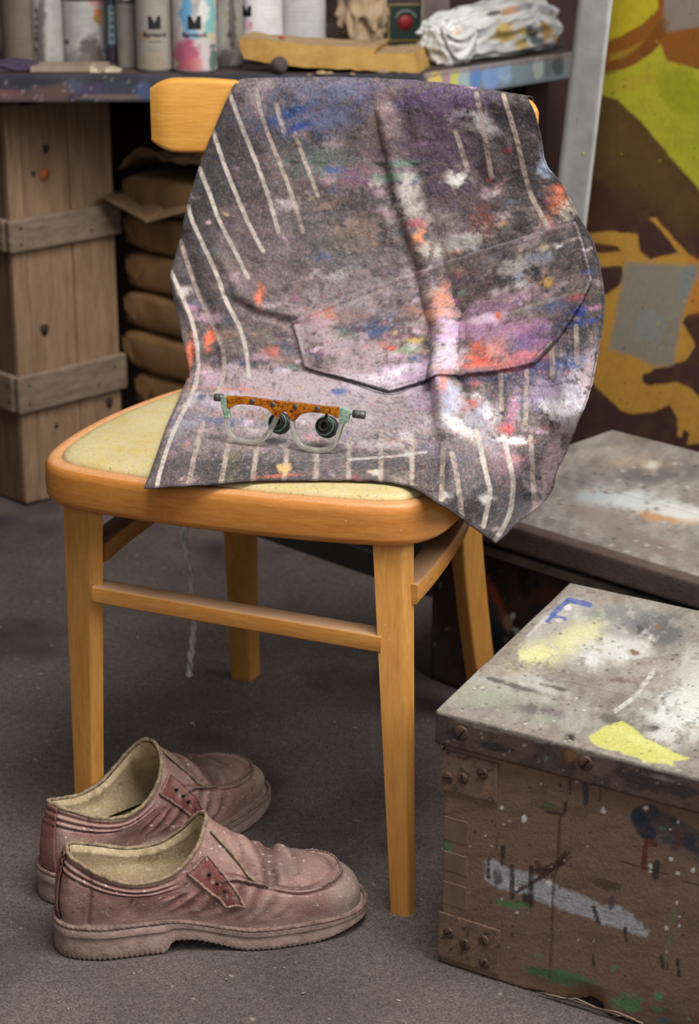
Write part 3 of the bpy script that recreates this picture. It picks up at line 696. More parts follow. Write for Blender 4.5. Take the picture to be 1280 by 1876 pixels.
Nrm = np.cross(gv, gu); Nrm /= np.maximum(np.linalg.norm(Nrm, axis=1), 1e-12)[:, None]
x_, y_ = proj(V); ri = np.repeat(np.linspace(0, 18, NR), NC)
flip = np.sign(((CAM - V) * Nrm).sum(1)); front = ri > 3.2
if np.median(flip[front]) < 0: Nrm = -Nrm
q3 = np.stack([x_, y_, 0 * x_], 1)
D = np.zeros(len(V))
def crease(pts, wd, amp, fade=0):
    xs = [p[0] for p in pts]; ys = [p[1] for p in pts]; e = wd * 3
    I = np.nonzero((x_ > min(xs) - e) & (x_ < max(xs) + e) & (y_ > min(ys) - e) & (y_ < max(ys) + e) & front)[0]
    d = pdist(x_[I], y_[I], pts); D[I] += amp * np.exp(-(d / wd) ** 2)
main = [(690, 150), (705, 215), (722, 290), (742, 370), (765, 440), (785, 500), (800, 550), (815, 600), (815, 650), (806, 700)]
off = lambda pts, dx, dy=0: [(a + dx, b_ + dy) for a, b_ in pts]
crease(main[1:], 19, .0062); crease(off(main, -27)[1:], 11, -.0062); crease(off(main, 34)[1:], 12, -.003); crease(main[:3], 14, .002)
crease([(818, 596), (816, 680), (814, 760)], 16, .0075); crease([(786, 640), (782, 700), (790, 770)], 10, -.005)
crease([(806, 690), (800, 730), (812, 790), (822, 850), (828, 905)], 13, .008); crease([(836, 590), (836, 680), (838, 720)], 7, -.006); crease([(840, 690), (860, 760), (890, 810), (915, 850)], 11, -.005)
crease([(838, 720), (850, 760), (880, 800), (930, 850), (965, 900)], 10, .004)
crease([(330, 440), (352, 500), (370, 560), (388, 620), (392, 690)], 16, -.006); crease([(312, 512), (345, 580), (362, 640), (368, 700)], 9, .0035)
crease([(405, 470), (440, 540), (490, 570), (540, 578)], 12, .0035); crease([(415, 545), (470, 575), (540, 592)], 9, -.004)
crease([(552, 590), (562, 640), (590, 700)], 14, -.002); crease([(700, 800), (760, 790), (815, 740)], 12, .003)
crease([(880, 600), (1000, 560), (1090, 520)], 20, .003); crease([(970, 350), (1000, 400), (1040, 400)], 14, -.003)
crease([(1000, 700), (985, 790), (960, 880), (940, 960)], 18, -.005); crease([(1045, 690), (1020, 800), (985, 900)], 16, .004); crease([(925, 700), (940, 790), (945, 880), (925, 960)], 14, .004)
crease([(785, 500), (740, 560), (690, 600), (640, 615)], 16, -.003); crease([(560, 470), (650, 500), (740, 480)], 18, .0025); crease([(815, 600), (870, 560), (950, 520)], 16, -.003)
crease([(455, 170), (470, 260), (500, 350)], 22, .0025); crease([(860, 190), (900, 280), (930, 380)], 22, .0025)
amp = np.where(y_ > 705, .0014, .0035) * front
D += amp * (fbm(q3, .016, 4, 31) - .5) * 2 + .0012 * front * (fbm(q3, .05, 3, 7) - .5) * 2
onseat = (y_ > 715) & front & (x_ < 850); D = np.where(onseat, np.maximum(D, -.0012), D)
onboard = (ri > 3.2) & (ri < 6.2); D = np.where(onboard, np.maximum(D, -.0008), D)
edge = np.minimum(np.tile(np.arange(NC), NR), np.tile(NC - 1 - np.arange(NC), NR))
V = V + Nrm * D[:, None]
loc = V - CO; lx, lb = loc @ CX, loc @ CB
over = inpoly(lx, lb, [tuple(a) for a in so[:, :2]]) & (ri > 12.5)
V[:, 2] = np.where(over, np.maximum(V[:, 2], .4628 + .0008 * fbm(q3, .02, 3, 77)), V[:, 2])
p = Paint(V, (70, 67, 71))
x_, y_ = p.x, p.y
# --- layers of old paint on the cloth
cenm = np.exp(-(((x_ - 690) / 230) ** 2 + ((y_ - 640) / 200) ** 2)); low = np.exp(-(((x_ - 560) / 330) ** 2 + ((y_ - 765) / 65) ** 2))
dens = np.clip(.42 + .5 * cenm + .5 * low - .26 * ((x_ < 430) & (y_ < 600)) - .12 * ((x_ > 900) & (y_ < 330)), 0, 1)
nA = p.n(.018, 5, 1); nB = p.n(.05, 4, 2); nC = p.n(.20, 3, 3); nD = fbm(p.q * [.35, 1, 1], .11, 4, 4); nE = p.n(.4, 2, 12)
p.mix(sstep(.3, .7, nA) * .6, (96, 88, 86)); p.mix(.75 * dens * sstep(.30, .62, nB * .6 + nC * .4), (124, 110, 108))
p.mix(.6 * np.exp(-(((x_ - 520) / 130) ** 2 + ((y_ - 520) / 130) ** 2)) * sstep(.3, .6, nB), (126, 108, 104))
p.mix(.7 * low * sstep(.25, .6, nD), (158, 146, 150)); p.mix(.5 * dens * sstep(.42, .68, nD), (146, 126, 134))
p.mix(.45 * dens * sstep(.48, .7, p.n(.03, 4, 9)), (108, 100, 120)); p.mix(.4 * dens * sstep(.5, .72, p.n(.04, 4, 29)), (146, 126, 108)); p.mix(.45 * sstep(.52, .72, p.n(.06, 4, 39)), (64, 60, 62))
rp = random.Random(21)
PAL = [(150, 132, 140), (178, 160, 176), (200, 190, 194), (120, 104, 108), (96, 90, 94), (74, 70, 74), (150, 120, 110), (170, 136, 124), (104, 112, 132), (88, 100, 134), (128, 100, 134), (190, 150, 180), (110, 120, 112), (136, 122, 104)]
HOT = [(226, 110, 70), (206, 90, 80), (70, 110, 180), (60, 84, 150), (222, 216, 218), (232, 200, 220), (190, 120, 170), (210, 170, 70), (96, 150, 130), (150, 170, 200), (176, 70, 90), (40, 44, 60)]
for k in range(1500):
    if k % 3 == 0: x0, y0 = rp.uniform(310, 1105), rp.uniform(145, 990)
    elif k % 3 == 1: x0, y0 = rp.gauss(760, 170), rp.gauss(630, 75)
    else: x0, y0 = rp.gauss(600, 200), rp.gauss(745, 36)
    hot = rp.random() < (.30 if (y0 > 520 and x0 > 520 and y0 < 790) else .09)
    L_ = rp.uniform(4, 26) if not hot else rp.uniform(3, 13)
    ang = rp.gauss(-14 if y0 < 700 and x0 > 540 else 2, 16); 
    p.dab(x0, y0, L_, L_ * rp.uniform(.25, .6) + 1, ang, rp.choice(HOT if hot else PAL), rp.uniform(.35, .75) if not hot else rp.uniform(.6, .95), rp.uniform(.1, .25), k)
for q in [
 (505, 165, 70, 26, 0, (112, 106, 116), .7), (465, 190, 24, 42, 15, (150, 132, 142), .8), (640, 165, 60, 20, 0, (116, 112, 150), .6), (575, 200, 110, 46, -12, (92, 104, 140), .8), (600, 215, 60, 20, -15, (104, 112, 160), .7),
 (522, 212, 44, 9, -24, (46, 88, 160), .9), (548, 232, 20, 5, -18, (36, 80, 170), .95), (640, 320, 52, 18, -8, (150, 70, 126), .65), (690, 300, 60, 40, 0, (124, 96, 122), .5), (590, 300, 60, 28, 0, (88, 116, 114), .55), (610, 312, 16, 6, 0, (60, 100, 160), .8),
 (702, 215, 26, 60, 15, (150, 122, 116), .65), (730, 325, 40, 9, -4, (74, 138, 112), .85), (737, 300, 26, 7, -4, (80, 146, 120), .7), (742, 360, 20, 36, 15, (178, 170, 168), .85), (775, 395, 40, 22, 10, (166, 160, 156), .7), (768, 432, 9, 15, 20, (228, 122, 34), 1.0), (762, 410, 14, 8, 0, (190, 90, 110), .8),
 (820, 180, 90, 34, 6, (112, 84, 136), .75), (800, 250, 80, 50, 0, (104, 80, 112), .55), (830, 330, 60, 70, 0, (94, 68, 98), .55), (872, 215, 28, 10, 20, (196, 196, 200), .9), (890, 238, 34, 10, 10, (170, 168, 176), .7), (838, 328, 17, 13, -20, (216, 214, 208), 1.0), (928, 275, 8, 5, 0, (196, 62, 84), 1.0), (894, 331, 5, 4, 0, (170, 60, 60), 1), (940, 370, 8, 4, 0, (110, 150, 190), .9),
 (1000, 300, 16, 34, 15, (172, 190, 220), .9), (1022, 362, 18, 40, 20, (196, 98, 56), .85), (1040, 385, 16, 18, 0, (210, 196, 180), .7), (885, 402, 20, 26, 0, (150, 62, 44), .7), (830, 445, 56, 16, -18, (176, 172, 166), .85), (815, 420, 20, 30, 0, (140, 130, 132), .6), (950, 215, 46, 60, 0, (58, 59, 65), .6), (960, 300, 30, 70, 10, (64, 62, 68), .6),
 (610, 470, 80, 44, 0, (92, 106, 116), .65), (560, 420, 60, 40, 0, (108, 104, 110), .6), (520, 500, 60, 40, 0, (120, 106, 108), .6), (622, 505, 22, 9, 0, (190, 186, 184), .8), (590, 470, 14, 6, -20, (60, 90, 150), .8), (650, 440, 60, 26, 0, (126, 112, 104), .6), (660, 420, 30, 20, 0, (146, 118, 106), .5),
 (440, 440, 60, 50, 0, (116, 100, 108), .7), (480, 520, 70, 40, 0, (122, 106, 112), .7), (475, 540, 7, 16, 10, (214, 96, 50), .95), (497, 645, 12, 10, 0, (200, 90, 54), .8), (384, 622, 8, 16, 10, (222, 86, 40), .95), (346, 655, 6, 30, 6, (228, 100, 48), 1.0), (355, 640, 6, 14, 0, (190, 80, 50), .7), (380, 330, 50, 90, 20, (58, 58, 62), .7), (450, 300, 40, 80, 20, (74, 68, 78), .6),
 (640, 545, 100, 46, -12, (150, 138, 144), .75), (575, 595, 40, 26, 10, (176, 140, 160), .8), (600, 575, 20, 10, 0, (210, 110, 80), .7), (560, 620, 14, 26, 20, (170, 160, 170), .6), (640, 640, 80, 30, 10, (166, 148, 158), .7), (700, 600, 34, 12, 0, (74, 92, 146), .7), (695, 610, 20, 8, -20, (60, 100, 160), .8), (640, 610, 20, 10, 0, (90, 140, 130), .5), (740, 560, 40, 40, 0, (128, 110, 120), .5), (720, 640, 14, 4, 0, (220, 80, 50), .9), (760, 625, 16, 5, 0, (214, 180, 60), .8), (745, 645, 24, 10, 0, (120, 160, 110), .6), (740, 690, 60, 22, -8, (196, 164, 196), .85), (720, 690, 30, 9, -20, (226, 214, 226), .9), (650, 690, 60, 20, 10, (164, 142, 156), .7),
 (812, 560, 18, 26, 0, (204, 128, 96), .85), (822, 612, 22, 30, 0, (192, 160, 200), .9), (815, 650, 18, 30, 0, (206, 190, 208), .8), (800, 575, 30, 8, 0, (220, 150, 110), .7),
 (900, 600, 60, 18, -12, (192, 136, 180), .85), (945, 605, 50, 14, -14, (186, 128, 170), .8), (905, 585, 30, 8, -10, (230, 196, 220), .8), (985, 622, 34, 20, -20, (152, 96, 176), .8), (960, 640, 26, 10, 0, (110, 110, 160), .6), (888, 665, 30, 18, -6, (236, 78, 48), 1.0), (930, 672, 50, 10, -8, (226, 120, 116), .9), (965, 655, 30, 12, -14, (214, 110, 130), .85), (915, 640, 20, 14, 0, (232, 150, 140), .8), (880, 640, 12, 14, 0, (220, 90, 60), .8), (945, 700, 40, 10, 0, (50, 62, 92), .8),
 (950, 485, 40, 14, -15, (176, 170, 168), .8), (1000, 470, 26, 10, -15, (120, 140, 170), .6), (1003, 520, 12, 8, 0, (204, 152, 44), .95), (960, 520, 16, 8, 0, (200, 196, 196), .8), (880, 510, 40, 30, 0, (84, 72, 78), .6), (1000, 560, 60, 10, -16, (120, 110, 110), .6), (910, 560, 60, 14, -10, (150, 110, 150), .7), (1030, 450, 6, 4, 0, (235, 232, 228), 1), (1025, 560, 30, 10, -10, (90, 110, 150), .7), (917, 580, 6, 5, 0, (228, 90, 50), .9), (1060, 545, 16, 6, -10, (180, 70, 80), .7),
 (1070, 590, 40, 5, -12, (48, 92, 190), .95), (1062, 572, 12, 9, 0, (44, 80, 180), .9), (1050, 620, 40, 30, 0, (60, 62, 72), .6), (1005, 672, 50, 12, -8, (54, 70, 140), .8), (1060, 660, 30, 12, -20, (90, 120, 190), .7), (985, 715, 60, 26, 0, (154, 134, 176), .75), (1050, 740, 30, 60, 10, (176, 172, 184), .8), (1080, 690, 12, 50, 8, (206, 180, 186), .8), (1020, 745, 30, 12, 0, (220, 216, 224), .8), (1055, 760, 14, 18, 0, (226, 222, 236), .85), (920, 720, 30, 30, 0, (66, 64, 66), .6), (900, 690, 60, 8, -4, (60, 70, 110), .7),
 (896, 757, 14, 12, 10, (228, 222, 232), 1.0), (928, 785, 12, 10, 0, (214, 62, 56), .95), (940, 760, 12, 30, 15, (170, 110, 150), .7), (925, 805, 40, 6, 8, (224, 216, 226), .9), (870, 775, 30, 40, 0, (150, 160, 180), .6), (820, 735, 12, 34, 0, (150, 172, 206), .85), (812, 700, 12, 16, 0, (206, 120, 80), .8), (838, 780, 30, 9, 35, (232, 222, 214), .9), (835, 730, 10, 30, 0, (180, 180, 200), .7), (945, 840, 16, 10, 0, (214, 130, 130), .8), (900, 820, 30, 20, 0, (150, 140, 160), .6),
 (540, 700, 140, 22, 4, (166, 146, 158), .85), (640, 720, 120, 22, 4, (160, 146, 158), .75), (410, 712, 44, 3, 3, (206, 92, 84), .9), (470, 722, 30, 5, 0, (186, 120, 120), .7), (690, 705, 50, 12, 6, (200, 186, 198), .85), (640, 765, 150, 26, 3, (154, 142, 150), .85), (480, 740, 120, 16, 3, (160, 148, 164), .75), (400, 772, 60, 6, 4, (72, 102, 154), .8), (335, 780, 26, 10, -20, (140, 162, 190), .85), (620, 717, 14, 5, 0, (70, 104, 170), .9), (425, 855, 13, 22, 10, (138, 138, 66), .8), (425, 735, 40, 10, 0, (178, 160, 176), .8), (470, 800, 120, 22, 0, (138, 130, 140), .7), (600, 840, 160, 20, 0, (112, 106, 112), .7), (450, 860, 120, 20, 0, (70, 68, 70), .7), (740, 760, 60, 30, 0, (134, 124, 138), .7), (780, 720, 30, 40, 0, (150, 128, 160), .6), (345, 800, 30, 40, 10, (130, 120, 134), .7), (330, 850, 40, 30, 0, (90, 86, 92), .6), (720, 850, 70, 16, 0, (84, 80, 84), .6), (700, 815, 60, 8, 0, (160, 152, 158), .7), (690, 865, 8, 5, 0, (196, 192, 188), .9),
 (880, 900, 70, 50, 30, (80, 82, 90), .7), (960, 900, 40, 60, 20, (96, 96, 112), .6), (1010, 850, 16, 60, 18, (176, 146, 164), .7), (890, 915, 10, 8, 0, (220, 218, 216), .9), (860, 870, 30, 40, 0, (120, 112, 118), .5), (985, 930, 10, 20, 20, (190, 160, 170), .7), (930, 860, 30, 30, 0, (150, 110, 130), .5), (505, 872, 40, 3, -4, (200, 90, 60), .7)]:
    p.dab(q[0], q[1], q[2] * 1.1, q[3] * 1.1, q[4], q[5], min(1, q[6] * 1.05), .09, 3)
# stripes woven in the cloth
ST = [[(418, 165), (440, 225), (470, 300), (490, 355), (510, 425)], [(390, 240), (410, 300), (432, 355), (458, 415), (482, 460)], [(365, 308), (385, 358), (402, 405), (428, 455), (454, 508)], [(345, 378), (352, 405), (375, 455), (400, 510), (412, 548), (440, 602), (452, 650), (456, 690)],
 [(330, 440), (360, 530), (392, 600), (410, 650), (407, 700), (395, 722)], [(312, 495), (345, 570), (360, 625), (362, 690), (345, 735), (320, 785), (297, 850), (287, 892)], [(470, 165), (482, 220), (530, 345), (555, 425)], [(540, 245), (560, 300), (582, 358)],
 [(372, 775), (355, 840), (345, 890)], [(421, 800), (412, 845), (404, 888)], [(471, 812), (462, 886)], [(527, 810), (520, 882)], [(580, 825), (579, 882)], [(640, 805), (638, 880)], [(698, 790), (697, 880)], [(755, 805), (754, 885)], [(812, 815), (808, 915)], [(828, 830), (838, 880), (846, 945)], [(873, 790), (893, 880), (897, 905), (885, 965)], [(922, 800), (936, 860), (940, 890), (932, 945), (908, 988)], [(972, 800), (976, 880), (980, 935)],
 [(917, 685), (919, 750)], [(965, 680), (962, 775)], [(1010, 635), (1012, 690)], [(1055, 598), (1057, 665)], [(922, 175), (945, 250), (970, 350), (1005, 418)], [(872, 172), (885, 235), (900, 325)], [(835, 240), (856, 310)], [(505, 190), (520, 240)]]
for i, sline in enumerate(ST):
    pts = [tuple(q) for q in spline([(a, b_, 0) for a, b_ in sline], 14)[:, :2]]
    sharp = i in (0, 1, 2, 3, 5, 18, 19); p.line(pts, 7.5 if i < 8 else 9, (190, 180, 170) if sharp else (172, 156, 146), .88 if sharp else .8, .12, .35 if sharp else .45, i)
p.line([(640, 842), (720, 836), (780, 828)], 5, (190, 184, 180), .6)
p.poly([(505, 850), (530, 850), (536, 862), (522, 870), (508, 864)], (208, 166, 92), .85, 3, 4)
# fine crackle of dried paint flakes
for sc_, th, col_, s_ in ((.40, .68, (200, 190, 184), .22), (.34, .66, (46, 43, 47), .40), (.36, .70, (186, 164, 176), .35), (.25, .72, (66, 84, 130), .4), (.24, .735, (190, 100, 66), .45), (.28, .74, (96, 130, 112), .4)):
    n = p.n(sc_, 2, int(sc_ * 1000)); p.mix(s_ * sstep(th, th + .10, n) * (.25 + .75 * dens), col_)
p.mix(.16 * sstep(.45, .75, nE) * (.4 + .6 * dens), (176, 166, 168)); p.mix(.16 * sstep(.5, .8, 1 - nE), (52, 50, 54))
back = ri < 2.6; p.c[back] = s2l((72, 68, 72)) * (0.8 + .4 * nA[back][:, None])
lum = (p.c @ np.array([.3, .55, .15]))[:, None] * np.array([1.10, 1.0, .88]); p.c = np.maximum((lum + (p.c - lum) * .82), 0); p.c = np.clip(p.c * (.55 + .45 * np.clip(lum / .17, 0, 1.7)), 0, .85)
rim_ = edge < 4; p.mix(rim_ * .5, (60, 56, 58)); hem = np.repeat(np.arange(NR), NC) > NR - 5; p.mix(hem * .6, (66, 56, 60))
apron = thing('apron', 'paint crusted dark striped apron draped over the chair back and seat', 'apron', ch(-.2, .3, .45))
cloth = gridmesh('cloth', V.reshape(NR, NC, 3), M['apron'], apron)
p.apply(cloth); solidify(cloth, .0014, 1)
# pocket sewn on: cut from the same surface, lying on it
Vw = [Vector(v) for v in V]; ii = np.arange(NR * NC).reshape(NR, NC)
sel = ii[::3, ::3]; tri = []
bv = BVHTree.FromPolygons([Vw[i] for i in sel.ravel()], [tuple(int(k) for k in f) for f in np.stack([np.arange(sel.size).reshape(sel.shape)[:-1, :-1], np.arange(sel.size).reshape(sel.shape)[:-1, 1:], np.arange(sel.size).reshape(sel.shape)[1:, 1:], np.arange(sel.size).reshape(sel.shape)[1:, :-1]], -1).reshape(-1, 4)])
def onapron(px, py, off=.0):
    r_ = ray(px, py); r_ = r_ / np.linalg.norm(r_)
    h = bv.ray_cast(Vector(CAM), Vector(r_))
    if h[0] is None: return None
    n = np.array(h[1]); n = n if n @ r_ < 0 else -n
    return np.array(h[0]) + n * off
pk = [(535, 586), (600, 556), (700, 518), (785, 490), (880, 459), (970, 432), (1058, 407), (1070, 442), (1083, 490), (1087, 515), (1060, 570), (1020, 625), (980, 668), (920, 682), (845, 690), (800, 690), (760, 708), (712, 722), (640, 700), (560, 674), (548, 630)]
pkd = []
for a, b_ in zip(pk, pk[1:] + pk[:1]):
    n = max(1, int(math.hypot(b_[0] - a[0], b_[1] - a[1]) / 3)); pkd += [(a[0] + (b_[0] - a[0]) * k / n, a[1] + (b_[1] - a[1]) * k / n) for k in range(n)]
gx, gy = np.meshgrid(np.arange(530, 1100, 2.6), np.arange(400, 726, 2.6)); gx, gy = gx.ravel(), gy.ravel()
sd = sdpoly(gx, gy, pk); K = sd < -2.2
pts2 = [Vector((a, b_)) for a, b_ in pkd] + [Vector((a, b_)) for a, b_ in zip(gx[K], gy[K])]
res = geometry.delaunay_2d_cdt(pts2, [(i, (i + 1) % len(pkd)) for i in range(len(pkd))], [], 1, 0.001)
v2, f2 = res[0], res[2]
PV = []; good = []
for a in v2:
    hit = onapron(a.x, a.y, .0034); good.append(hit is not None); PV.append(hit if hit is not None else np.zeros(3))
PV = np.array(PV); f2 = [f for f in f2 if all(good[i] for i in f)]
pocket = mesh('pocket', PV, [tuple(f) for f in f2], M['apron'], apron, True, 'large patch pocket with paint crusted front')
# the pocket carries the same spatters as the cloth under it
from mathutils.kdtree import KDTree
kd = KDTree(len(V))
for i, v in enumerate(Vw): kd.insert(v, i)
kd.balance()
idx = np.array([kd.find(Vector(v))[1] for v in PV])
pp = Paint(PV, (80, 74, 78)); pp.c = p.c[idx].copy()
for ln in ([(985, 458), (1068, 434)], [(940, 572), (1085, 528)], [(590, 578), (700, 532)], [(840, 680), (900, 676)]): pp.line(ln, 6, (176, 164, 156), .6, .2, .6)
dd = np.abs(sdpoly(pp.x, pp.y, pk)); pp.mix((np.abs(dd - 9) < 1.6) * .3, (46, 42, 46)); pp.mix((dd < 3) * .45, (150, 136, 142))
pp.apply(pocket); solidify(pocket, .0022, -1)
def seam(pts, r_, name, lab, m_):
    q = [onapron(a, b_, .0034) for a, b_ in pts]; q = [v for v in q if v is not None]
    return tube(name, spline(q, len(q) * 2), r_, m_, apron, 6, lab)
M['thread'] = mat('grimy_hem', (92, 84, 88), .85, .3, 60); M['thread_d'] = mat('dark_hem', (48, 44, 50), .85, .3, 60)
def dense2(pts): return [tuple(v[:2]) for v in spline([(a, b_, 0) for a, b_ in pts], 30)]
for seg in ([(535, 588), (600, 558), (700, 520), (785, 492)], [(785, 492), (880, 461), (970, 434), (1056, 409)]): seam(dense2(seg), .0010, 'pocket_hem', None, M['thread'])
seam(dense2([(1058, 410), (1071, 450), (1082, 495), (1085, 515)]), .0012, 'pocket_hem', None, M['thread']); seam(dense2([(1085, 516), (1057, 570), (1020, 625), (982, 667)]), .0013, 'pocket_hem', None, M['thread'])
seam(dense2([(537, 590), (549, 632), (561, 675)]), .0010, 'pocket_hem', None, M['thread_d']); seam(dense2([(561, 675), (640, 701), (712, 723), (760, 709), (798, 692)]), .0011, 'pocket_hem', None, M['thread_d'])
# apron string
M['string'] = mat('dirty_white_cord', (242, 236, 226), .85, .3, 80, .4, 300)
sp_ = spline([ch(-.33, .425, .50), ch(-.352, .44, .40), atB(343, 955, .40), atB(349, 1040, .39), atB(352, 1100, .385), atB(355, 1150, .38), atB(350, 1195, .375), atB(346, 1236, .37)], 70)
tt = np.linspace(0, 1, 70)
for ph_ in (0, math.pi):
    q = sp_ + np.stack([np.cos(tt * 40 + ph_), np.sin(tt * 40 + ph_), 0 * tt], 1) * .0021
    tube('apron_string', q, .0025, M['string'], apron, 8, None)
tube('string_knot', [sp_[-1] + Z * .004, sp_[-1], sp_[-1] - Z * .004], [.003, .0050, .002], M['string'], apron, 8)

# ================================================================== FOREGROUND BOX
EF = np.array([.850, -.527, 0]); ES = np.array([.440, .898, 0]); BA = P3(.0822, 1.738, 0); ZT = .280; LTH = .036
box = thing('wooden_toolbox', 'brown paint splattered wooden box with metal corners and a thick lid, nearest the front', 'box', BA + EF * .25 + ES * .18)
BL = .52; DS = .372; ZB = ZT - LTH
def top_paint(p):
    p.mix(sstep(.30, .66, p.n(.012, 4, 2)) * .9, (134, 126, 116)); p.mix(sstep(.42, .72, p.n(.035, 5, 5)) * .5, (160, 156, 146)); p.mix(sstep(.46, .74, p.n(.06, 4, 11)) * .5, (106, 94, 86)); p.mix(.35 * sstep(.4, .7, p.n(.3, 3, 14)), (110, 100, 92))
    p.mix(sstep(.52, .66, fbm(p.q @ np.array([[.96, .27, 0], [-.27, .96, 0], [0, 0, 1]]) * [.25, 1, 1], .07, 4, 5)) * .45, (108, 98, 90))
    W = (194, 192, 186)
    p.poly([(965, 1165), (1040, 1092), (1100, 1100), (1190, 1112), (1230, 1150), (1180, 1200), (1100, 1230), (1000, 1200), (930, 1205)], (176, 172, 162), .75, 10, 22, .03, .4)
    for q in [(1020, 1180, 70, 20, -26, (192, 188, 140), .9), (1070, 1165, 40, 16, -20, (200, 196, 152), .8), (980, 1195, 30, 12, -10, (212, 206, 150), .7), (1130, 1190, 40, 16, 10, W, .95), (1080, 1205, 16, 14, 0, (200, 200, 196), .8), (1165, 1182, 22, 10, 20, W, .8), (1060, 1120, 26, 12, 0, (182, 178, 170), .8), (1010, 1150, 30, 14, -30, (160, 152, 146), .8), (1140, 1130, 60, 18, 8, (122, 122, 118), .85), (1185, 1145, 40, 18, 0, (104, 104, 102), .8), (1220, 1160, 22, 20, 0, (90, 90, 88), .85), (1172, 1150, 8, 10, 0, (76, 78, 76), .9), (1130, 1150, 14, 12, 0, (150, 148, 144), .8),
      (1240, 1310, 46, 30, 14, (196, 197, 192), .95), (1270, 1270, 26, 40, 30, (198, 200, 190), .8), (1265, 1230, 20, 30, 0, (180, 178, 166), .7), (1215, 1345, 22, 12, 0, W, .8), (930, 1260, 60, 16, 16, (168, 168, 158), .7), (880, 1275, 40, 16, 16, (150, 154, 134), .7), (980, 1255, 40, 14, 16, (182, 180, 172), .7), (960, 1300, 60, 20, 14, (140, 144, 126), .6), (1060, 1320, 50, 16, 14, (152, 152, 142), .6), (990, 1302, 34, 8, 10, (84, 66, 76), .7), (930, 1253, 60, 4, 16, (70, 62, 56), .8), (1010, 1258, 30, 3, 14, (66, 58, 52), .8), (1130, 1245, 24, 4, 10, (100, 70, 62), .7), (1160, 1195, 10, 5, 20, (110, 76, 54), .9), (1205, 1150, 4, 3, 0, (140, 90, 60), .8), (1045, 1353, 8, 6, 0, (52, 44, 40), 1), (1200, 1335, 12, 6, 0, (60, 60, 58), .9), (1120, 1318, 30, 8, 14, (74, 66, 62), .7), (1180, 1290, 40, 12, 12, (120, 106, 100), .6), (900, 1220, 30, 6, 14, (150, 140, 128), .6), (1240, 1090, 30, 10, 0, (150, 150, 136), .6), (1110, 1080, 30, 8, 10, (146, 138, 126), .6)]: p.dab(q[0], q[1], q[2] * 1.25, q[3] * 1.25, q[4], q[5], q[6], .07)
    p.line([(1002, 1136), (1020, 1118), (1042, 1099), (1080, 1108)], 10, (66, 86, 150), .95, .1, .2); p.line([(1010, 1128), (1034, 1134)], 7, (74, 92, 150), .9, .1, .2); p.line([(967, 1164), (1004, 1128)], 6, (196, 188, 180), .7)
    p.blob(1040, 1113, 9, 6, 0, (206, 200, 196), .9, .3); p.blob(1024, 1136, 8, 5, 0, (196, 184, 172), .9, .3)
    p.poly([(1080, 1350), (1105, 1332), (1138, 1320), (1160, 1336), (1190, 1356), (1230, 1376), (1262, 1388), (1258, 1394), (1230, 1392), (1232, 1402), (1190, 1396), (1150, 1382), (1110, 1372), (1085, 1362)], (186, 182, 100), .95, 2, 4, .06)
    p.dab(1180, 1360, 50, 8, 22, (196, 194, 122), .7, .05); p.blob(1190, 1376, 4, 3, 0, (140, 140, 90), .9, .3)
    p.line([(1198, 1228), (1165, 1275), (1128, 1302)], 8, (196, 192, 184), .85, .15, .6); p.line([(960, 1100), (1010, 1090)], 4, (140, 134, 126), .5)
    for k in range(320):
        p.blob(rnd.uniform(800, 1280), rnd.uniform(1070, 1430), rnd.uniform(.8, 4), rnd.uniform(.8, 2.4), rnd.uniform(0, 30), rnd.choice([(202, 200, 194), (66, 58, 54), (88, 76, 70), (150, 160, 130), (70, 66, 66)]), .7)
    # bare brown worn front edge of the lid
    f = ((p.V - BA) @ np.array([EF[1], -EF[0], 0])); zt = p.V[:, 2]
def lidfront(p):
    vert = (p.V[:, 2] < ZT - .004)
    n = p.n(.03, 4, 3)
    col = np.tile(s2l((94, 76, 66)), (len(p.V), 1)); col = col * (1 - (sstep(.48, .66, n) * .7)[:, None]) + s2l((66, 54, 50)) * (sstep(.48, .66, n) * .7)[:, None]
    keep = p.c.copy(); p.c = np.where(vert[:, None], col, keep)
    pv = Paint(p.V, (0, 0, 0)); pv.c = p.c.copy()
    for q in [(830, 1345, 14, 14, 0, (48, 46, 48)), (815, 1340, 10, 16, 0, (70, 62, 60)), (905, 1370, 24, 10, 10, (44, 46, 52)), (930, 1374, 18, 5, 0, (50, 50, 56)), (1045, 1385, 14, 14, 0, (130, 92, 58)), (1040, 1410, 16, 18, 0, (70, 54, 48)), (980, 1385, 5, 6, 0, (40, 36, 36)), (1000, 1390, 5, 5, 0, (96, 110, 90)), (1105, 1400, 30, 20, 0, (104, 84, 74)), (1180, 1430, 60, 16, 16, (62, 52, 48)), (1250, 1450, 30, 14, 10, (58, 52, 50)), (1210, 1425, 30, 4, 14, (120, 116, 106)), (1080, 1382, 40, 4, 14, (126, 118, 104)), (960, 1350, 60, 3, 15, (130, 122, 112)), (870, 1330, 50, 3, 16, (126, 116, 106)), (960, 1365, 4, 3, 0, (150, 140, 130))]: pv.blob(*q, .85, .5, .08)
    for k in range(120): pv.blob(rnd.uniform(800, 1280), rnd.uniform(1310, 1480), rnd.uniform(.8, 3), rnd.uniform(.8, 3), 0, rnd.choice([(40, 36, 36), (140, 130, 122), (120, 96, 84)]), .8)
    p.c = np.where(vert[:, None], pv.c, keep)
def lid_all(p): top_paint(p); lidfront(p)
PW = .128
def lwarp(Vv, D):
    Vv = Vv.copy(); Vv[:, 2] += (fbm(Vv * [1, 3, 0] + 3, 9, 3, 2) - .5) * .0012; return Vv
densebox('lid_plank', BA + Z * ZB, EF, ES, Z, BL, PW, LTH, M['painted'], box, .00155, (150, 140, 130), lid_all, .0025, lwarp)
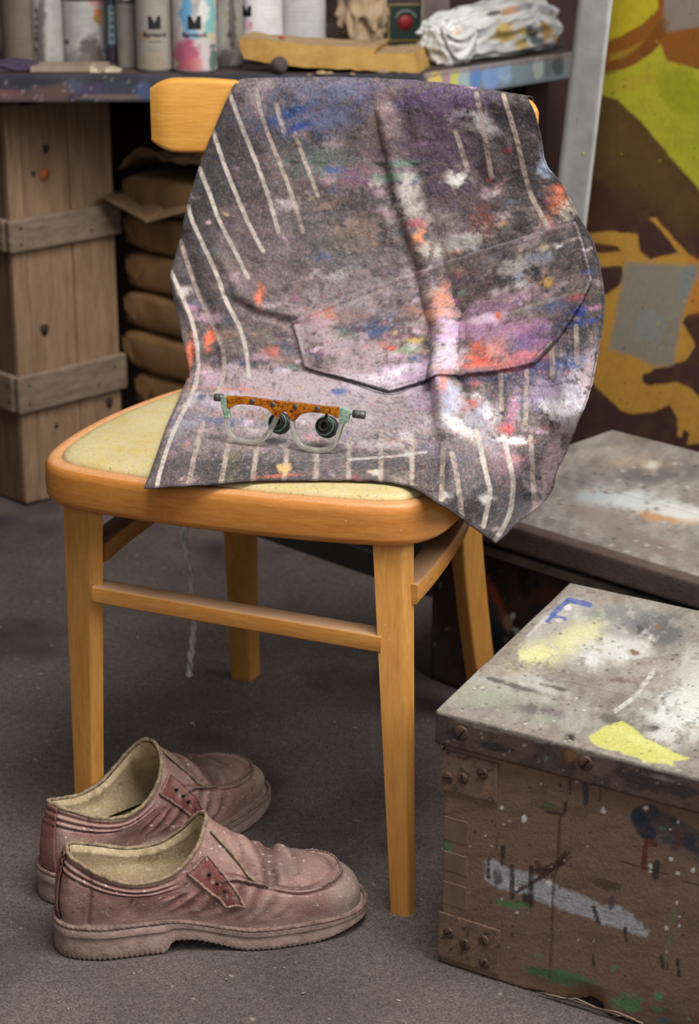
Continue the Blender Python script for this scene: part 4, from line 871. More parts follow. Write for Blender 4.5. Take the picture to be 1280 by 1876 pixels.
densebox('lid_plank', BA + ES * (PW + .0006) + Z * ZB, EF, ES, Z, BL, DS - PW - .0006, LTH - .0004, M['painted'], box, .00155, (150, 140, 130), lid_all, .0025, lwarp)
def front_paint(p):
    p.mix(sstep(.4, .65, p.n(.015, 4, 2)) * .6, (132, 106, 90)); p.mix(sstep(.5, .7, fbm(p.q * [.3, 1, 1], .06, 4, 4)) * .35, (92, 70, 60)); p.mix(sstep(.58, .72, p.n(.06, 4, 9)) * .3, (134, 110, 96))
    G_ = (178, 180, 186)
    p.poly([(890, 1574), (902, 1576), (930, 1590), (980, 1604), (1040, 1630), (1090, 1652), (1140, 1664), (1165, 1684), (1188, 1706), (1184, 1714), (1160, 1712), (1110, 1694), (1050, 1672), (1000, 1656), (960, 1640), (905, 1624), (888, 1612)], G_, .92, 3, 6, .12, .25)
    for k in range(26):
        t_ = k / 26; x0 = 895 + 270 * t_; y0 = 1585 + 105 * t_ + rnd.uniform(-8, 26)
        p.line([(x0, y0), (x0 + 50, y0 + 19)], 1.6, rnd.choice([(120, 118, 120), (150, 150, 156), (206, 208, 212)]), .6)
    K_ = (44, 40, 40)
    for pts, wd, c_ in [([(921, 1552), (920, 1582)], 8, (56, 50, 48)), ([(937, 1588), (938, 1645)], 9, (60, 56, 56)), ([(961, 1640), (963, 1656)], 9, (54, 44, 44)), ([(973, 1590), (972, 1660)], 10, (50, 42, 42)), ([(894, 1575), (895, 1608)], 7, (52, 48, 48)), ([(910, 1600), (912, 1614)], 16, (96, 92, 92)), ([(1087, 1662), (1096, 1690)], 8, (62, 58, 60)), ([(1120, 1646), (1118, 1662)], 10, (70, 70, 74)), ([(1145, 1700), (1146, 1724)], 6, (62, 48, 44)), ([(1086, 1746), (1087, 1770)], 4, K_), ([(1072, 1432), (1073, 1470)], 11, (62, 62, 66)), ([(1044, 1430), (1043, 1455)], 4, (80, 60, 54)), ([(1098, 1445), (1101, 1470)], 3, (60, 46, 42)), ([(1036, 1470), (1034, 1486)], 7, (62, 48, 44)), ([(1202, 1582), (1200, 1606)], 12, (46, 46, 46)), ([(1212, 1752), (1213, 1772)], 7, (56, 58, 50)), ([(1241, 1758), (1243, 1788)], 6, K_), ([(1222, 1764), (1222, 1776)], 5, (70, 64, 56)), ([(1260, 1726), (1260, 1734)], 3, K_), ([(1000, 1440), (1000, 1455)], 3, (80, 62, 56)), ([(1025, 1436), (1026, 1448)], 3, (76, 58, 52))]: p.line(pts, wd, c_, .95, .2, .25)
    B_ = (66, 42, 36)
    for k in range(16):
        a = rnd.uniform(-1, 1); p.line([(985 + 12 * a, 1600 + 8 * a), (1015 + rnd.uniform(-4, 6), 1588 + rnd.uniform(-6, 6)), (1044 + rnd.uniform(-14, 2), 1566 + rnd.uniform(-6, 12))], rnd.uniform(1.5, 4), B_, .8, .2, .5)
    p.line([(944, 1634), (975, 1618), (1004, 1596), (1030, 1582)], 8, B_, .9, .1, .3); p.line([(984, 1580), (992, 1600), (1012, 1604)], 10, (78, 58, 52), .8, .1, .4)
    p.line([(1176, 1496), (1186, 1492), (1205, 1506), (1235, 1520), (1290, 1552)], 40, (44, 54, 66), .9, .05, .35); p.line([(1210, 1540), (1290, 1580)], 20, (60, 66, 74), .7, .06, .6); p.line([(1168, 1495), (1178, 1520), (1190, 1528)], 26, (40, 50, 62), .95, .05, .15)
    p.line([(1200, 1548), (1186, 1540), (1180, 1560), (1178, 1590)], 10, (96, 46, 44), .95, .1, .15); p.line([(1240, 1526), (1246, 1545), (1236, 1552)], 14, (96, 50, 52), .8, .1, .3); p.blob(1212, 1517, 8, 5, 0, (90, 116, 90), .9, .3); p.blob(1225, 1540, 16, 7, 20, (64, 70, 66), .8)
    for x, y, r1, r2 in [(960, 1500, 5, 8), (1191, 1590, 4, 10), (1229, 1574, 4, 5), (1183, 1481, 5, 4), (1270, 1594, 4, 4), (1241, 1600, 3, 4), (1239, 1654, 3, 3), (1243, 1680, 3, 3), (1243, 1697, 3, 4), (1220, 1700, 4, 4), (1242, 1506, 3, 3), (918, 1480, 4, 4), (860, 1549, 2, 2), (889, 1531, 2, 2), (1105, 1485, 5, 8), (947, 1672, 4, 3), (1005, 1618, 8, 7), (1060, 1722, 2, 2), (945, 1628, 4, 4), (1226, 1520, 2, 2)]: p.blob(x, y, r1, r2, 0, (214, 212, 208), 1, .25, .1)
    for q in [(938, 1657, 26, 9, 10, (84, 128, 84)), (820, 1540, 8, 30, 0, (78, 120, 80)), (816, 1570, 8, 16, 0, (70, 104, 76)), (990, 1780, 30, 8, 10, (70, 110, 78)), (1040, 1790, 50, 10, 8, (80, 120, 84)), (1020, 1795, 40, 8, 20, (84, 116, 86)), (1150, 1840, 30, 16, 10, (90, 140, 90)), (1205, 1825, 8, 8, 0, (84, 140, 100)), (1205, 1850, 12, 5, 10, (80, 130, 100)), (1123, 1774, 5, 5, 0, (96, 136, 110)), (988, 1752, 8, 3, 0, (84, 130, 90)), (1010, 1475, 24, 4, 14, (84, 96, 70)), (1232, 1680, 5, 16, 10, (110, 116, 84)), (1228, 1720, 10, 18, 0, (116, 108, 84)), (1215, 1870, 10, 6, 0, (60, 110, 110)), (1262, 1867, 4, 4, 0, (120, 150, 110)), (1060, 1820, 60, 7, 14, (130, 96, 66)), (1100, 1600, 40, 5, 16, (124, 100, 86)), (1110, 1620, 30, 10, 16, (86, 70, 54)), (1018, 1490, 20, 4, 10, (70, 52, 46)), (1000, 1480, 16, 3, 10, (76, 84, 60)), (1010, 1450, 20, 6, 20, (128, 106, 96))]: p.blob(*q, .85, .55, .1)
    p.line([(1026, 1490), (1022, 1560), (1012, 1640), (1010, 1720), (1006, 1790)], 5, (80, 58, 46), .75, .05, .35); p.line([(1040, 1552), (1110, 1572), (1180, 1590), (1280, 1622)], 2.2, (66, 50, 44), .85, .1, .3); p.line([(908, 1510), (910, 1560)], 2, (70, 54, 48), .7)
    for k in range(130): p.blob(rnd.uniform(820, 1280), rnd.uniform(1420, 1860), rnd.uniform(.8, 3.2), rnd.uniform(.8, 3), 0, rnd.choice([(44, 38, 38), (150, 130, 118), (80, 60, 52), (196, 190, 184)]), .8)
BO_ = BA + EF * .008 + ES * .006
def bwarp(Vv, D):
    Vv = Vv.copy(); u = Vv[:, 0]; k = (1 - np.clip(Vv[:, 2] / .03, 0, 1)) * (Vv[:, 1] < .02)
    n = fbm(np.stack([u, u * 0, u * 0], 1), 60, 4, 3)
    lift = sstep(.085, .13, u) * (.001 + .004 * n) + .006 * np.exp(-((u - .165) / .02) ** 2) * (n + .3)
    Vv[:, 2] += k * lift; Vv[:, 1] += k * lift * .8; return Vv
densebox('front_board', BO_ + Z * .0005, EF, ES, Z, BL - .016, .016, ZB - .0015, M['painted'], box, .0018, (126, 100, 85), front_paint, .002, bwarp)
M['boxwood'] = mat('brown_painted_box_wood', (104, 80, 68), .7, .25, 12, .3, 90)
boxat('left_board', BO_ + ES * .0162 + Z * .0005, EF, ES, Z, .016, DS - .03, ZB - .0015, M['boxwood'], box, .002)
boxat('back_board', BO_ + ES * (DS - .028) + EF * .0164 + Z * .0005, EF, ES, Z, BL - .035, .016, ZB - .0015, M['boxwood'], box, .002)
boxat('right_board', BO_ + EF * (BL - .033) + ES * .0165 + Z * .0005, EF, ES, Z, .016, DS - .046, ZB - .0015, M['boxwood'], box, .002)
boxat('bottom_board', BO_ + EF * .0165 + ES * .0165 + Z * .012, EF, ES, Z, BL - .052, DS - .046, .012, M['boxwood'], box, .001)
FN = np.array([EF[1], -EF[0], 0]); FN = FN if FN[1] < 0 else -FN; SN = np.array([-ES[1], ES[0], 0]); SN = SN if SN[0] < 0 else -SN
def bf(x, y): return onplane(x, y, BO_, FN)
def uz(x, y): q = bf(x, y) - BO_; return q @ EF, q[2]
def bracket_paint(p):
    p.mix(sstep(.42, .62, p.n(.05, 4, 2)) * .6, (104, 82, 72)); p.mix(sstep(.62, .72, p.n(.09, 4, 6)) * .7, (50, 42, 40)); p.mix(sstep(.6, .7, p.n(.12, 3, 9)) * .6, (146, 108, 82))
for (x0, y0, x1, y1, scr) in ((806, 1368, 913, 1478, [(850, 1424), (886, 1415), (884, 1458), (822, 1422)]), (808, 1668, 916, 1786, [(854, 1728), (888, 1721), (889, 1763), (824, 1707), (822, 1768)])):
    u1 = uz(x1, y1 - 25)[0]; zb = uz(x0 + 4, y1 - 34)[1]; zt = min(uz(x0 + 4, y0 + 2)[1], ZB - .001); zb = max(zb, .0012)
    br = densebox('corner_bracket', BO_ + FN * .0024 + SN * .0022 + Z * zb, EF, -FN, Z, u1 + .0022, .0024, zt - zb, M['painted'], box, .0018, (122, 98, 86), bracket_paint, .001, label='rusty metal corner plate')
    boxat('side_flange', BO_ + SN * .0022 + ES * .0002 + Z * zb, ES, -SN, Z, .05, .0021, zt - zb, mat('rusty_plate_side', (100, 78, 68), .6, .3, 60), br, .0006)
    for sx, sy in scr:
        q = bf(sx, sy); q = q + FN * .0024
        if q[2] < zb + .004: continue
        th = np.linspace(0, 2 * math.pi, 14, endpoint=False); rr = .0062
        dome = [[q + FN * h_ + rr * k_ * (np.cos(a) * EF + np.sin(a) * Z) for a in th] for k_, h_ in ((1, -.001), (1, .0004), (.85, .0014), (.45, .0019))]
        rings('screw', dome, mat('rusty_screw', (110, 84, 70), .55, .3, 90, metal=.3) if 'rusty_screw' not in bpy.data.materials else bpy.data.materials['rusty_screw'], br)
        a = rnd.uniform(0, 3); dv = math.cos(a) * EF + math.sin(a) * Z; dw = np.cross(dv, FN)
        boxat('screw_slot', q + FN * .0014 - dv * .0045 - dw * .0006, dv, dw, FN, .009, .0012, .0007, M['iron'], br, 0)
for zz0, zz1 in ((.068, .094), (.106, .128), (.140, .166)):
    boxat('finger_joint', BO_ + FN * .0006 + EF * .001 + Z * zz0, EF, -FN, Z, .027, .003, zz1 - zz0, (bpy.data.materials.get('box_joint_end') or mat('box_joint_end', (128, 102, 87), .75, .15, 40)), box, .0008)
for sx, sy in ((845, 1343), (1072, 1398)):
    q = onplane(sx, sy, BA, FN); th = np.linspace(0, 2 * math.pi, 16, endpoint=False)
    sc_ = rings('screw', [[q + FN * h_ + .0075 * k_ * (np.cos(a) * EF + np.sin(a) * Z) for a in th] for k_, h_ in ((1, -.002), (1, .0004), (.8, .0012), (.4, .0016))], bpy.data.materials['rusty_screw'], box)
    boxat('screw_slot', q + FN * .0012 - (EF * .6 + Z * .8) * .006, EF * .6 + Z * .8, EF * .8 - Z * .6, FN, .012, .0014, .0007, M['iron'], sc_, 0)
# loose splinters of the broken lower edge
for k in range(7):
    u = .15 + .012 * k + rnd.uniform(-.004, .004); q = BO_ + EF * u + FN * (.0005 + .001 * rnd.random()) + Z * (.006 + .006 * rnd.random())
    tube('splinter', [q, q - EF * .02 + Z * rnd.uniform(-.002, .003), q - EF * rnd.uniform(.03, .05) + Z * rnd.uniform(-.004, .002) + FN * .002], [.0016, .0012, .0003], M['batten'], box, 5, ell=.6)

# ================================================================== SHOES
NU = 456
def loop(P, n=NU): return spline(P, n, True)
solp = [(0, 0), (.009, .023), (.040, .035), (.080, .035), (.120, .035), (.160, .042), (.200, .050), (.245, .048), (.281, .039), (.303, .019), (.305, -.014), (.286, -.036), (.250, -.045), (.200, -.048), (.160, -.041), (.120, -.035), (.080, -.035), (.040, -.035), (.009, -.023)]
opnp = [(.014, 0, .106), (.018, .015, .103), (.045, .031, .089), (.075, .035, .080), (.105, .034, .083), (.126, .031, .096), (.138, .025, .110), (.144, .017, .120), (.147, .010, .1255), (.149, .003, .127), (.149, -.003, .127), (.147, -.010, .1255), (.144, -.017, .120), (.138, -.025, .110), (.126, -.031, .096), (.105, -.034, .083), (.075, -.035, .080), (.045, -.031, .089), (.018, -.015, .103)]
def make_shoe(origin, yaw, label, seed, tilt=0.0):
    ca, sa = math.cos(math.radians(yaw)), math.sin(math.radians(yaw)); ax = np.array([ca, sa, 0]); ay = np.array([-sa, ca, 0]); O = np.array([origin[0], origin[1], 0.0])
    def wd(P): P = np.asarray(P, float) * 1.03; return O + P[..., :1] * ax + P[..., 1:2] * ay + P[..., 2:3] * Z
    t = thing('shoe', label, 'shoe', O + ax * .15, 'pair of worn slip-on shoes')
    so_ = loop([(a, b_, 0) for a, b_ in solp]); op = loop(opnp)
    zs = lambda x: .0345 - .0125 * sstep(.10, .19, x)
    S0 = so_.copy(); S0[:, 2] = zs(S0[:, 0])
    out = S0 - np.stack([np.clip(S0[:, 0], .045, .24), 0 * S0[:, 0], S0[:, 2]], 1); out[:, 2] = 0; out /= np.maximum(np.linalg.norm(out, axis=1), 1e-9)[:, None]
    S0 = S0 - out * .003
    dxy = (S0 - op) * [1, 1, 0]; L_ = np.linalg.norm(dxy, axis=1)[:, None]
    toe = sstep(.05, .12, L_[:, 0])[:, None]
    h1 = .030 + .018 * toe
    P1 = S0 + out * (.004 + .006 * toe) + Z * h1
    P2 = op + dxy * (.25 * (1 - toe) + .52 * toe) + out * (.006 * (1 - toe)) - Z * (.022 * (1 - toe) + .074 * toe)
    def surf(v): return ((1 - v) ** 3) * S0 + 3 * v * (1 - v) ** 2 * P1 + 3 * v * v * (1 - v) * P2 + v ** 3 * op
    NV = 130; vv = np.linspace(0, 1, NV); A = np.array([surf(v) for v in vv])
    du = np.roll(A, -1, 1) - np.roll(A, 1, 1); dv = np.gradient(A, axis=0); nn = np.cross(du, dv); nn /= np.maximum(np.linalg.norm(nn, axis=2), 1e-12)[..., None]
    ctr = np.array([.15, 0, .04]); 
    if ((A - ctr) * nn).sum() < 0: nn = -nn
    X, Y, Zz = A[..., 0], A[..., 1], A[..., 2]; VV = vv[:, None] * np.ones(NU); q = A.reshape(-1, 3)
    D = (.0030 * (fbm(q, 38, 3, seed) - .5)).reshape(X.shape)
    rear = 1 - sstep(.095, .125, X)
    for v0 in (.70, .80, .90): D -= .0018 * np.exp(-((VV - v0) / .018) ** 2) * rear          # padded collar rolls
    D += .0014 * np.exp(-((VV - .75) / .03) ** 2) * rear + .0014 * np.exp(-((VV - .85) / .03) ** 2) * rear + .0012 * np.exp(-((VV - .96) / .03) ** 2) * rear
    fl = sstep(.165, .19, X) * (1 - sstep(.225, .25, X)) * sstep(.35, .55, VV)                # flex creases over the ball
    D += fl * (.0013 * np.sin(X * 300 + 5 * Y * 14 + 2.2 * (fbm(q, 40, 2, seed + 3).reshape(X.shape))) - .0012)
    side = sstep(.09, .12, X) * (1 - sstep(.20, .24, X)) * (1 - sstep(.45, .6, VV)) * sstep(.08, .2, VV); D += side * .0018 * np.sin(X * 300 - VV * 16 + 4 * fbm(q, 25, 2, seed + 8).reshape(X.shape))
    tm = .36 + .24 * (1 - sstep(.17, .25, X)); moc = sstep(.150, .175, X)
    D += moc * (.0026 * np.exp(-((VV - tm) / .016) ** 2) - .0016 * np.exp(-((VV - tm - .045) / .02) ** 2) - .0012 * np.exp(-((VV - tm + .04) / .014) ** 2)) # moccasin seam
    D -= .0016 * np.exp(-((X - (.028 + .006 * VV)) / .0018) ** 2) * (VV < .97)               # heel counter seam
    D -= sstep(.42, .58, VV) * (.0045 * np.exp(-((X - .213 - .08 * Y * (1 if seed == 3 else -1)) / .006) ** 2) - .0025 * np.exp(-((X - .226) / .010) ** 2))
    D *= sstep(0, .03, VV)
    B = A + nn * D[..., None]
    # dent in the toe box
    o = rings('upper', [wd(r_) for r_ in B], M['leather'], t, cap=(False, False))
    W = wd(B).reshape(-1, 3); p = Paint(W, (160, 126, 116)); Q = q * 1000; n = lambda s, k: fbm(Q, s, 4, seed + k)
    x_, v_ = X.ravel(), VV.ravel()
    p.mix(sstep(.4, .62, n(.03, 1)) * .6, (138, 102, 94)); p.mix(sstep(.52, .68, n(.05, 2)) * .7, (166, 136, 126))
    red = np.exp(-((v_ - .72) / .16) ** 2) * (1 - sstep(.13, .17, x_)); p.mix(red * sstep(.35, .6, n(.04, 3)) * .75, (124, 78, 72))
    p.mix(np.exp(-((x_ - .13) / .045) ** 2) * np.exp(-((v_ - .35) / .2) ** 2) * .55, (128, 70, 62)); p.mix(sstep(.19, .21, x_) * sstep(.50, .62, v_) * (1 - sstep(.25, .28, x_)) * .75, (112, 92, 84))
    p.mix(sstep(.26, .29, x_) * (1 - sstep(.2, .5, v_)) * .7, (168, 152, 140)); p.mix((1 - sstep(.0, .07, v_)) * .6, (168, 148, 138))
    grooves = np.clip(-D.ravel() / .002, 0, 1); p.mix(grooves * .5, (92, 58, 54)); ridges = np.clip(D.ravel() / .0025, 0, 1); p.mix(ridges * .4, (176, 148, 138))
    p.mix(sstep(.64, .72, n(.25, 5)) * .4, (182, 160, 148)); p.mix(sstep(.745, .765, n(.30, 6)) * .9, (214, 204, 192)); p.mix(sstep(.70, .74, n(.16, 7)) * .6, (74, 48, 46))
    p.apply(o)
    # inner lining and insole
    inn = [(op + (surf(v) - op)) - nn[min(int(v * (NV - 1)), NV - 1)] * (.0062 + .012 * toe * (1 - v)) * min(1, (1 - v) * 8 + .35) for v in np.linspace(1, .12, 40)]
    inn = np.array(inn); inn[..., 2] = np.maximum(inn[..., 2], .036 - .010 * sstep(.1, .19, inn[..., 0]))
    inn[0] = op - nn[-1] * .002
    li = rings('lining', [wd(r_) for r_ in inn], M['lining'], t, cap=(False, False), label='beige fabric lining'); W = wd(inn).reshape(-1, 3); p = Paint(W, (196, 176, 142)); Q = inn.reshape(-1, 3) * 1000
    p.mix(sstep(.35, .7, fbm(Q, .05, 4, 3)) * .6, (176, 154, 120)); p.mix(sstep(.6, .78, fbm(Q, .07, 3, 5)) * .5, (130, 102, 72)); p.mix(sstep(.62, .72, fbm(Q, .3, 3, 6)) * .6, (222, 208, 180)); p.apply(li)
    ins = so_ * [.90, .86, 0] + [.013, 0, 0]; ins[:, 2] = .0405 - .011 * sstep(.1, .19, ins[:, 0])
    rings('insole', [wd(ins * [1, 1, 1] - [0, 0, .003]), wd(ins), wd((ins - [.15, 0, 0]) * [.5, .5, 1] + [.15, 0, 0])], mat('worn_insole', (186, 164, 128), .85, .3, 40) if 'worn_insole' not in bpy.data.materials else bpy.data.materials['worn_insole'], t, label='worn beige insole')
    # frayed binding round the opening
    bq = op + nn[-1] * .001; jit = fbm(bq * 1000, .3, 3, seed + 11) - .5; bq[:, 2] += jit * .003
    bq = np.concatenate([bq, bq[:1]])
    if 'frayed_binding' not in bpy.data.materials: mat('frayed_binding', (176, 152, 122), .9, .35, 120, .8, 500)
    tube('binding', wd(bq), .0022, bpy.data.materials['frayed_binding'], t, 8, 'frayed pale binding')
    # outsole: heel block, arch, forepart
    NS = 900; oo = loop([(a, b_, 0) for a, b_ in solp], NS); od = oo - np.stack([np.clip(oo[:, 0], .045, .24), 0 * oo[:, 0], 0 * oo[:, 0]], 1); od /= np.maximum(np.linalg.norm(od, axis=1), 1e-9)[:, None]
    ob = oo + od * .0045; x = ob[:, 0]
    zbot = .0002 + .0125 * sstep(.100, .112, x) * (1 - sstep(.125, .185, x)) + .010 * sstep(.245, .305, x)
    ztop_ = zs(x); s_ = np.cumsum(np.linalg.norm(np.diff(np.concatenate([ob, ob[:1]]), axis=0), axis=1))
    notch = (np.sin(s_ * 2 * math.pi / .0052) > .1) * .55
    R = []
    for k_, off_ in ((0, -.012), (0, -.0015), (.045, -.0002), (.10, .0), (.25, 0), (.55, -.0008), (.66, -.0016), (.70, -.0018), (.74, .0004), (.94, .0004), (1.0, -.002), (1.0, -.010)):
        z = zbot + (ztop_ - zbot) * k_
        if k_ < .1: z = z + notch * .0015 * (x > -1)
        r_ = ob + od * (off_ - notch * (.0010 if k_ <= .05 else 0))[:, None]
        R.append(wd(np.stack([r_[:, 0], r_[:, 1], z], 1)))
    if 'dusty_sole' not in bpy.data.materials: mat('dusty_sole', (166, 142, 132), .8, .25, 70, .5, 300, dark=(130, 108, 100), speck=((206, 194, 182), 300, .7))
    ol = rings('outsole', R, bpy.data.materials['dusty_sole'], t, cap=(True, True), label='thick dusty rubber sole with heel'); autosmooth(ol, 50)
    # stitched welt
    wl = ob.copy(); wl[:, 2] = ztop_ + .0006; wl[:, :2] -= od[:, :2] * .0016; wl = np.concatenate([wl, wl[:1]])[::2]
    wl[:, 2] += .0006 * np.sin(np.arange(len(wl)) * 1.9)
    if 'welt' not in bpy.data.materials: mat('welt', (150, 122, 112), .8, .35, 90, .6, 300)
    tube('welt', wd(wl), .0022, bpy.data.materials['welt'], t, 7)
    # strap with a stitched border, one on each side
    def sp_(ui, v): 
        i = int(ui) % NU; j = min(int(v * (NV - 1)), NV - 1); return B[j, i] + nn[j, i] * .0018
    for side_, lab in ((1, None), (-1, None)):
        f = lambda k: (k / 19 * NU) if side_ > 0 else ((19 - k) / 19 * NU)
        G_ = []
        for a in np.linspace(0, 1, 16):
            row = []
            for b_ in np.linspace(0, 1, 22):
                k0 = 4.95 + (6.25 - 4.95) * a; kl = 4.80 + .42 * (1 - b_); kr = 6.05 - .34 * (1 - b_); kk = kl + (kr - kl) * a; v = .30 + .58 * b_
                row.append(sp_(f(kk), v))
            G_.append(row)
        G_ = np.array(G_); st = gridmesh('strap', wd(G_), M['leather'], t); pq = Paint(wd(G_).reshape(-1, 3), (122, 70, 64)); nz = fbm(G_.reshape(-1, 3) * 1000, .08, 4, seed); pq.mix(sstep(.45, .65, nz) * .6, (158, 122, 112)); pq.mix(sstep(.66, .74, fbm(G_.reshape(-1, 3) * 1000, .3, 3, 4)) * .7, (196, 176, 160)); pq.apply(st); solidify(st, .0022, 1)
        ed = np.concatenate([G_[0, ::1], G_[1:, -1], G_[-1, ::-1][1:], G_[::-1, 0][1:]]); 
        if 'stitch_thread' not in bpy.data.materials: mat('stitch_thread', (168, 132, 120), .9, .3, 60)
        ring_ = wd(ed); tube('strap_edge', ring_, .0015 + .0004 * np.sin(np.arange(len(ed)) * 2.1), bpy.data.materials['stitch_thread'], st, 6, 'raised stitched edge')
        for k in range(3):
            c_ = G_[8, 7 + k * 4]; tube('eyelet', [wd(c_), wd(c_ + [0, side_ * .0025, .001])], .0017, M['iron'], st, 8)
    # back strip
    gb = np.array([[sp_(u_, v) for v in np.linspace(.02, .99, 26)] for u_ in np.linspace(-NU * .026, NU * .026, 12)])
    bs = gridmesh('heel_strip', wd(gb), M['leather'], t); pq = Paint(wd(gb).reshape(-1, 3), (138, 96, 90)); pq.mix(sstep(.45, .65, fbm(gb.reshape(-1, 3) * 1000, .06, 4, 2)) * .6, (112, 66, 62)); pq.apply(bs); solidify(bs, .0016, 1)
    # moc seam stitches
    seamp = []
    for i in range(int(NU * 5.6 / 19), int(NU * 13.4 / 19)):
        j = int(np.interp(i, [NU * 5.6 / 19, NU * 7 / 19, NU * 12 / 19, NU * 13.4 / 19], [.62, .52, .52, .62]) * (NV - 1))
        xx = B[j, i, 0]; tmv = .36 + .24 * (1 - float(sstep(.17, .25, xx))); j = min(int(tmv * (NV - 1)), NV - 1); seamp.append(B[j, i] + nn[j, i] * .0006)
    seamp = np.array(seamp); tube('toe_seam', wd(seamp), .0013 + .0005 * np.sin(np.arange(len(seamp)) * 1.7), bpy.data.materials['welt'], t, 6, 'raised stitched toe seam')
    # tongue edge and elastic gore seam beside it
    for sgn in (1, -1):
        ks = [(7.6, .97), (7.3, .88), (7.0, .78), (6.75, .68), (6.6, .58)]
        pts = [sp_((k if sgn > 0 else 19 - k) / 19 * NU, v) for k, v in ks]
        tube('tongue_edge', wd(spline(pts, 24)), .0016, bpy.data.materials['frayed_binding'], t, 6, 'frayed edge of the tongue')
    return t
make_shoe((-.297, 1.772), 11.5, 'dusty reddish brown leather slip-on shoe lying nearest the front, side on', 3)
make_shoe((-.318, 1.858), 49, 'dusty brown leather slip-on shoe behind the other one, beside the chair leg', 8)

# ================================================================== SPECTACLES on the seat
GN = (CB * math.cos(.10) * -1 + Z * math.sin(.10)); GO = ch(-.185, .110, .4665)
def gp(x, y, back=0.0): return onplane(x, y, GO, GN) - GN * back
glasses = thing('spectacles', 'amber and clear spectacle frame with black coiled ends standing on the apron', 'spectacles', ch(-.185, .13, .464))
m, t, N, L, P = nt('amber_plastic'); v = _coord(t, L); n1 = _noise(t, L, 260, v, 4, .8); n2 = _noise(t, L, 120, v, 3)
c = _ramp(t, L, n1.outputs['Fac'], .38, .62, c4((130, 52, 12)), c4((236, 150, 30))).outputs[0]; c = _mixc(t, L, _ramp(t, L, n2.outputs['Fac'], .56, .68).outputs[0], c, c4((60, 24, 12)))
L.new(c, P.inputs['Base Color']); P.inputs['Roughness'].default_value = .15; P.inputs['Transmission Weight'].default_value = .35; P.inputs['Specular IOR Level'].default_value = .7; _bump(t, L, n1.outputs['Fac'], .5, .0012, P); M['amber'] = m
m, t, N, L, P = nt('clear_plastic'); P.inputs['Base Color'].default_value = c4((224, 224, 214)); P.inputs['Roughness'].default_value = .08; P.inputs['Transmission Weight'].default_value = .8; P.inputs['IOR'].default_value = 1.35; M['clear'] = m
M['verdigris'] = mat('green_white_plastic', (176, 190, 176), .3, .3, 300, .3, 300, dark=(96, 140, 116), spec=.6)
M['grey_metal'] = mat('grey_stub', (112, 108, 104), .45, .3, 200, .3, 300, metal=.5)
M['black_rubber'] = mat('black_rubber', (34, 36, 38), .4, .3, 120, .2, 300, spec=.5); M['green_rubber'] = mat('green_ring', (112, 160, 138), .5, .3, 200, .3, 300)
def extr(name, px, m_, th, parent, back=0.0, bev=.0008, label=None):
    F0 = [gp(x, y, back) for x, y in px]; F1 = [gp(x, y, back + th) for x, y in px]; n = len(px)
    o = recalc(mesh(name, F0 + F1, [tuple(range(n)), tuple(range(n, 2 * n))[::-1]] + [(i, (i + 1) % n, n + (i + 1) % n, n + i) for i in range(n)], m_, parent, False, label)); bevel(o, bev, 2)
    bm = bmesh.new(); bm.from_mesh(o.data); bmesh.ops.triangulate(bm, faces=[f for f in bm.faces if len(f.verts) > 4]); bm.to_mesh(o.data); bm.free(); return o
brow = [(413, 726), (445, 727), (470, 730), (507, 735), (557, 740), (595, 745), (622, 747), (622, 762), (617, 767), (607, 761), (587, 757), (565, 756), (549, 760), (540, 770), (533, 772), (529, 764), (525, 757), (520, 754), (513, 758), (508, 767), (502, 764), (497, 757), (489, 750), (477, 745), (465, 743), (445, 741), (430, 742), (422, 748), (415, 750)]
extr('brow_bar', brow, M['amber'], .006, glasses, label='speckled amber brow bar')
extr('end_piece', [(404, 727), (414, 725), (418, 752), (420, 766), (411, 768), (404, 745)], M['verdigris'], .006, glasses, label='clear end piece with green deposit'); extr('end_piece', [(621, 746), (639, 752), (638, 768), (632, 778), (622, 776), (619, 764)], M['verdigris'], .006, glasses, label='clear end piece with green deposit')
rimL = [(413, 756), (413, 772), (416, 788), (425, 802), (441, 809), (462, 811), (480, 806), (491, 793), (500, 776), (505, 764)]
rimR = [(533, 766), (535, 785), (540, 803), (550, 817), (566, 824), (588, 826), (606, 820), (616, 803), (622, 785), (628, 768)]
for rm in (rimL, rimR):
    c_ = spline([gp(x, y, .003) for x, y in rm], 60); tube('rim', c_, .0030, M['clear'], glasses, 12, 'clear plastic lens rim')
def stub(a, b_, r_, k):
    s_ = tube('hinge_stub', spline([gp(*a, .003), gp(*b_, .004)], 4), r_, M['grey_metal'], glasses, 14)
stub((391, 729), (406, 730), .0040, 0); stub((645, 759), (666, 762), .0042, 1); tube('hinge_pin', spline([gp(634, 757, .003), gp(646, 759, .003)], 3), .0020, M['verdigris'], glasses, 8)
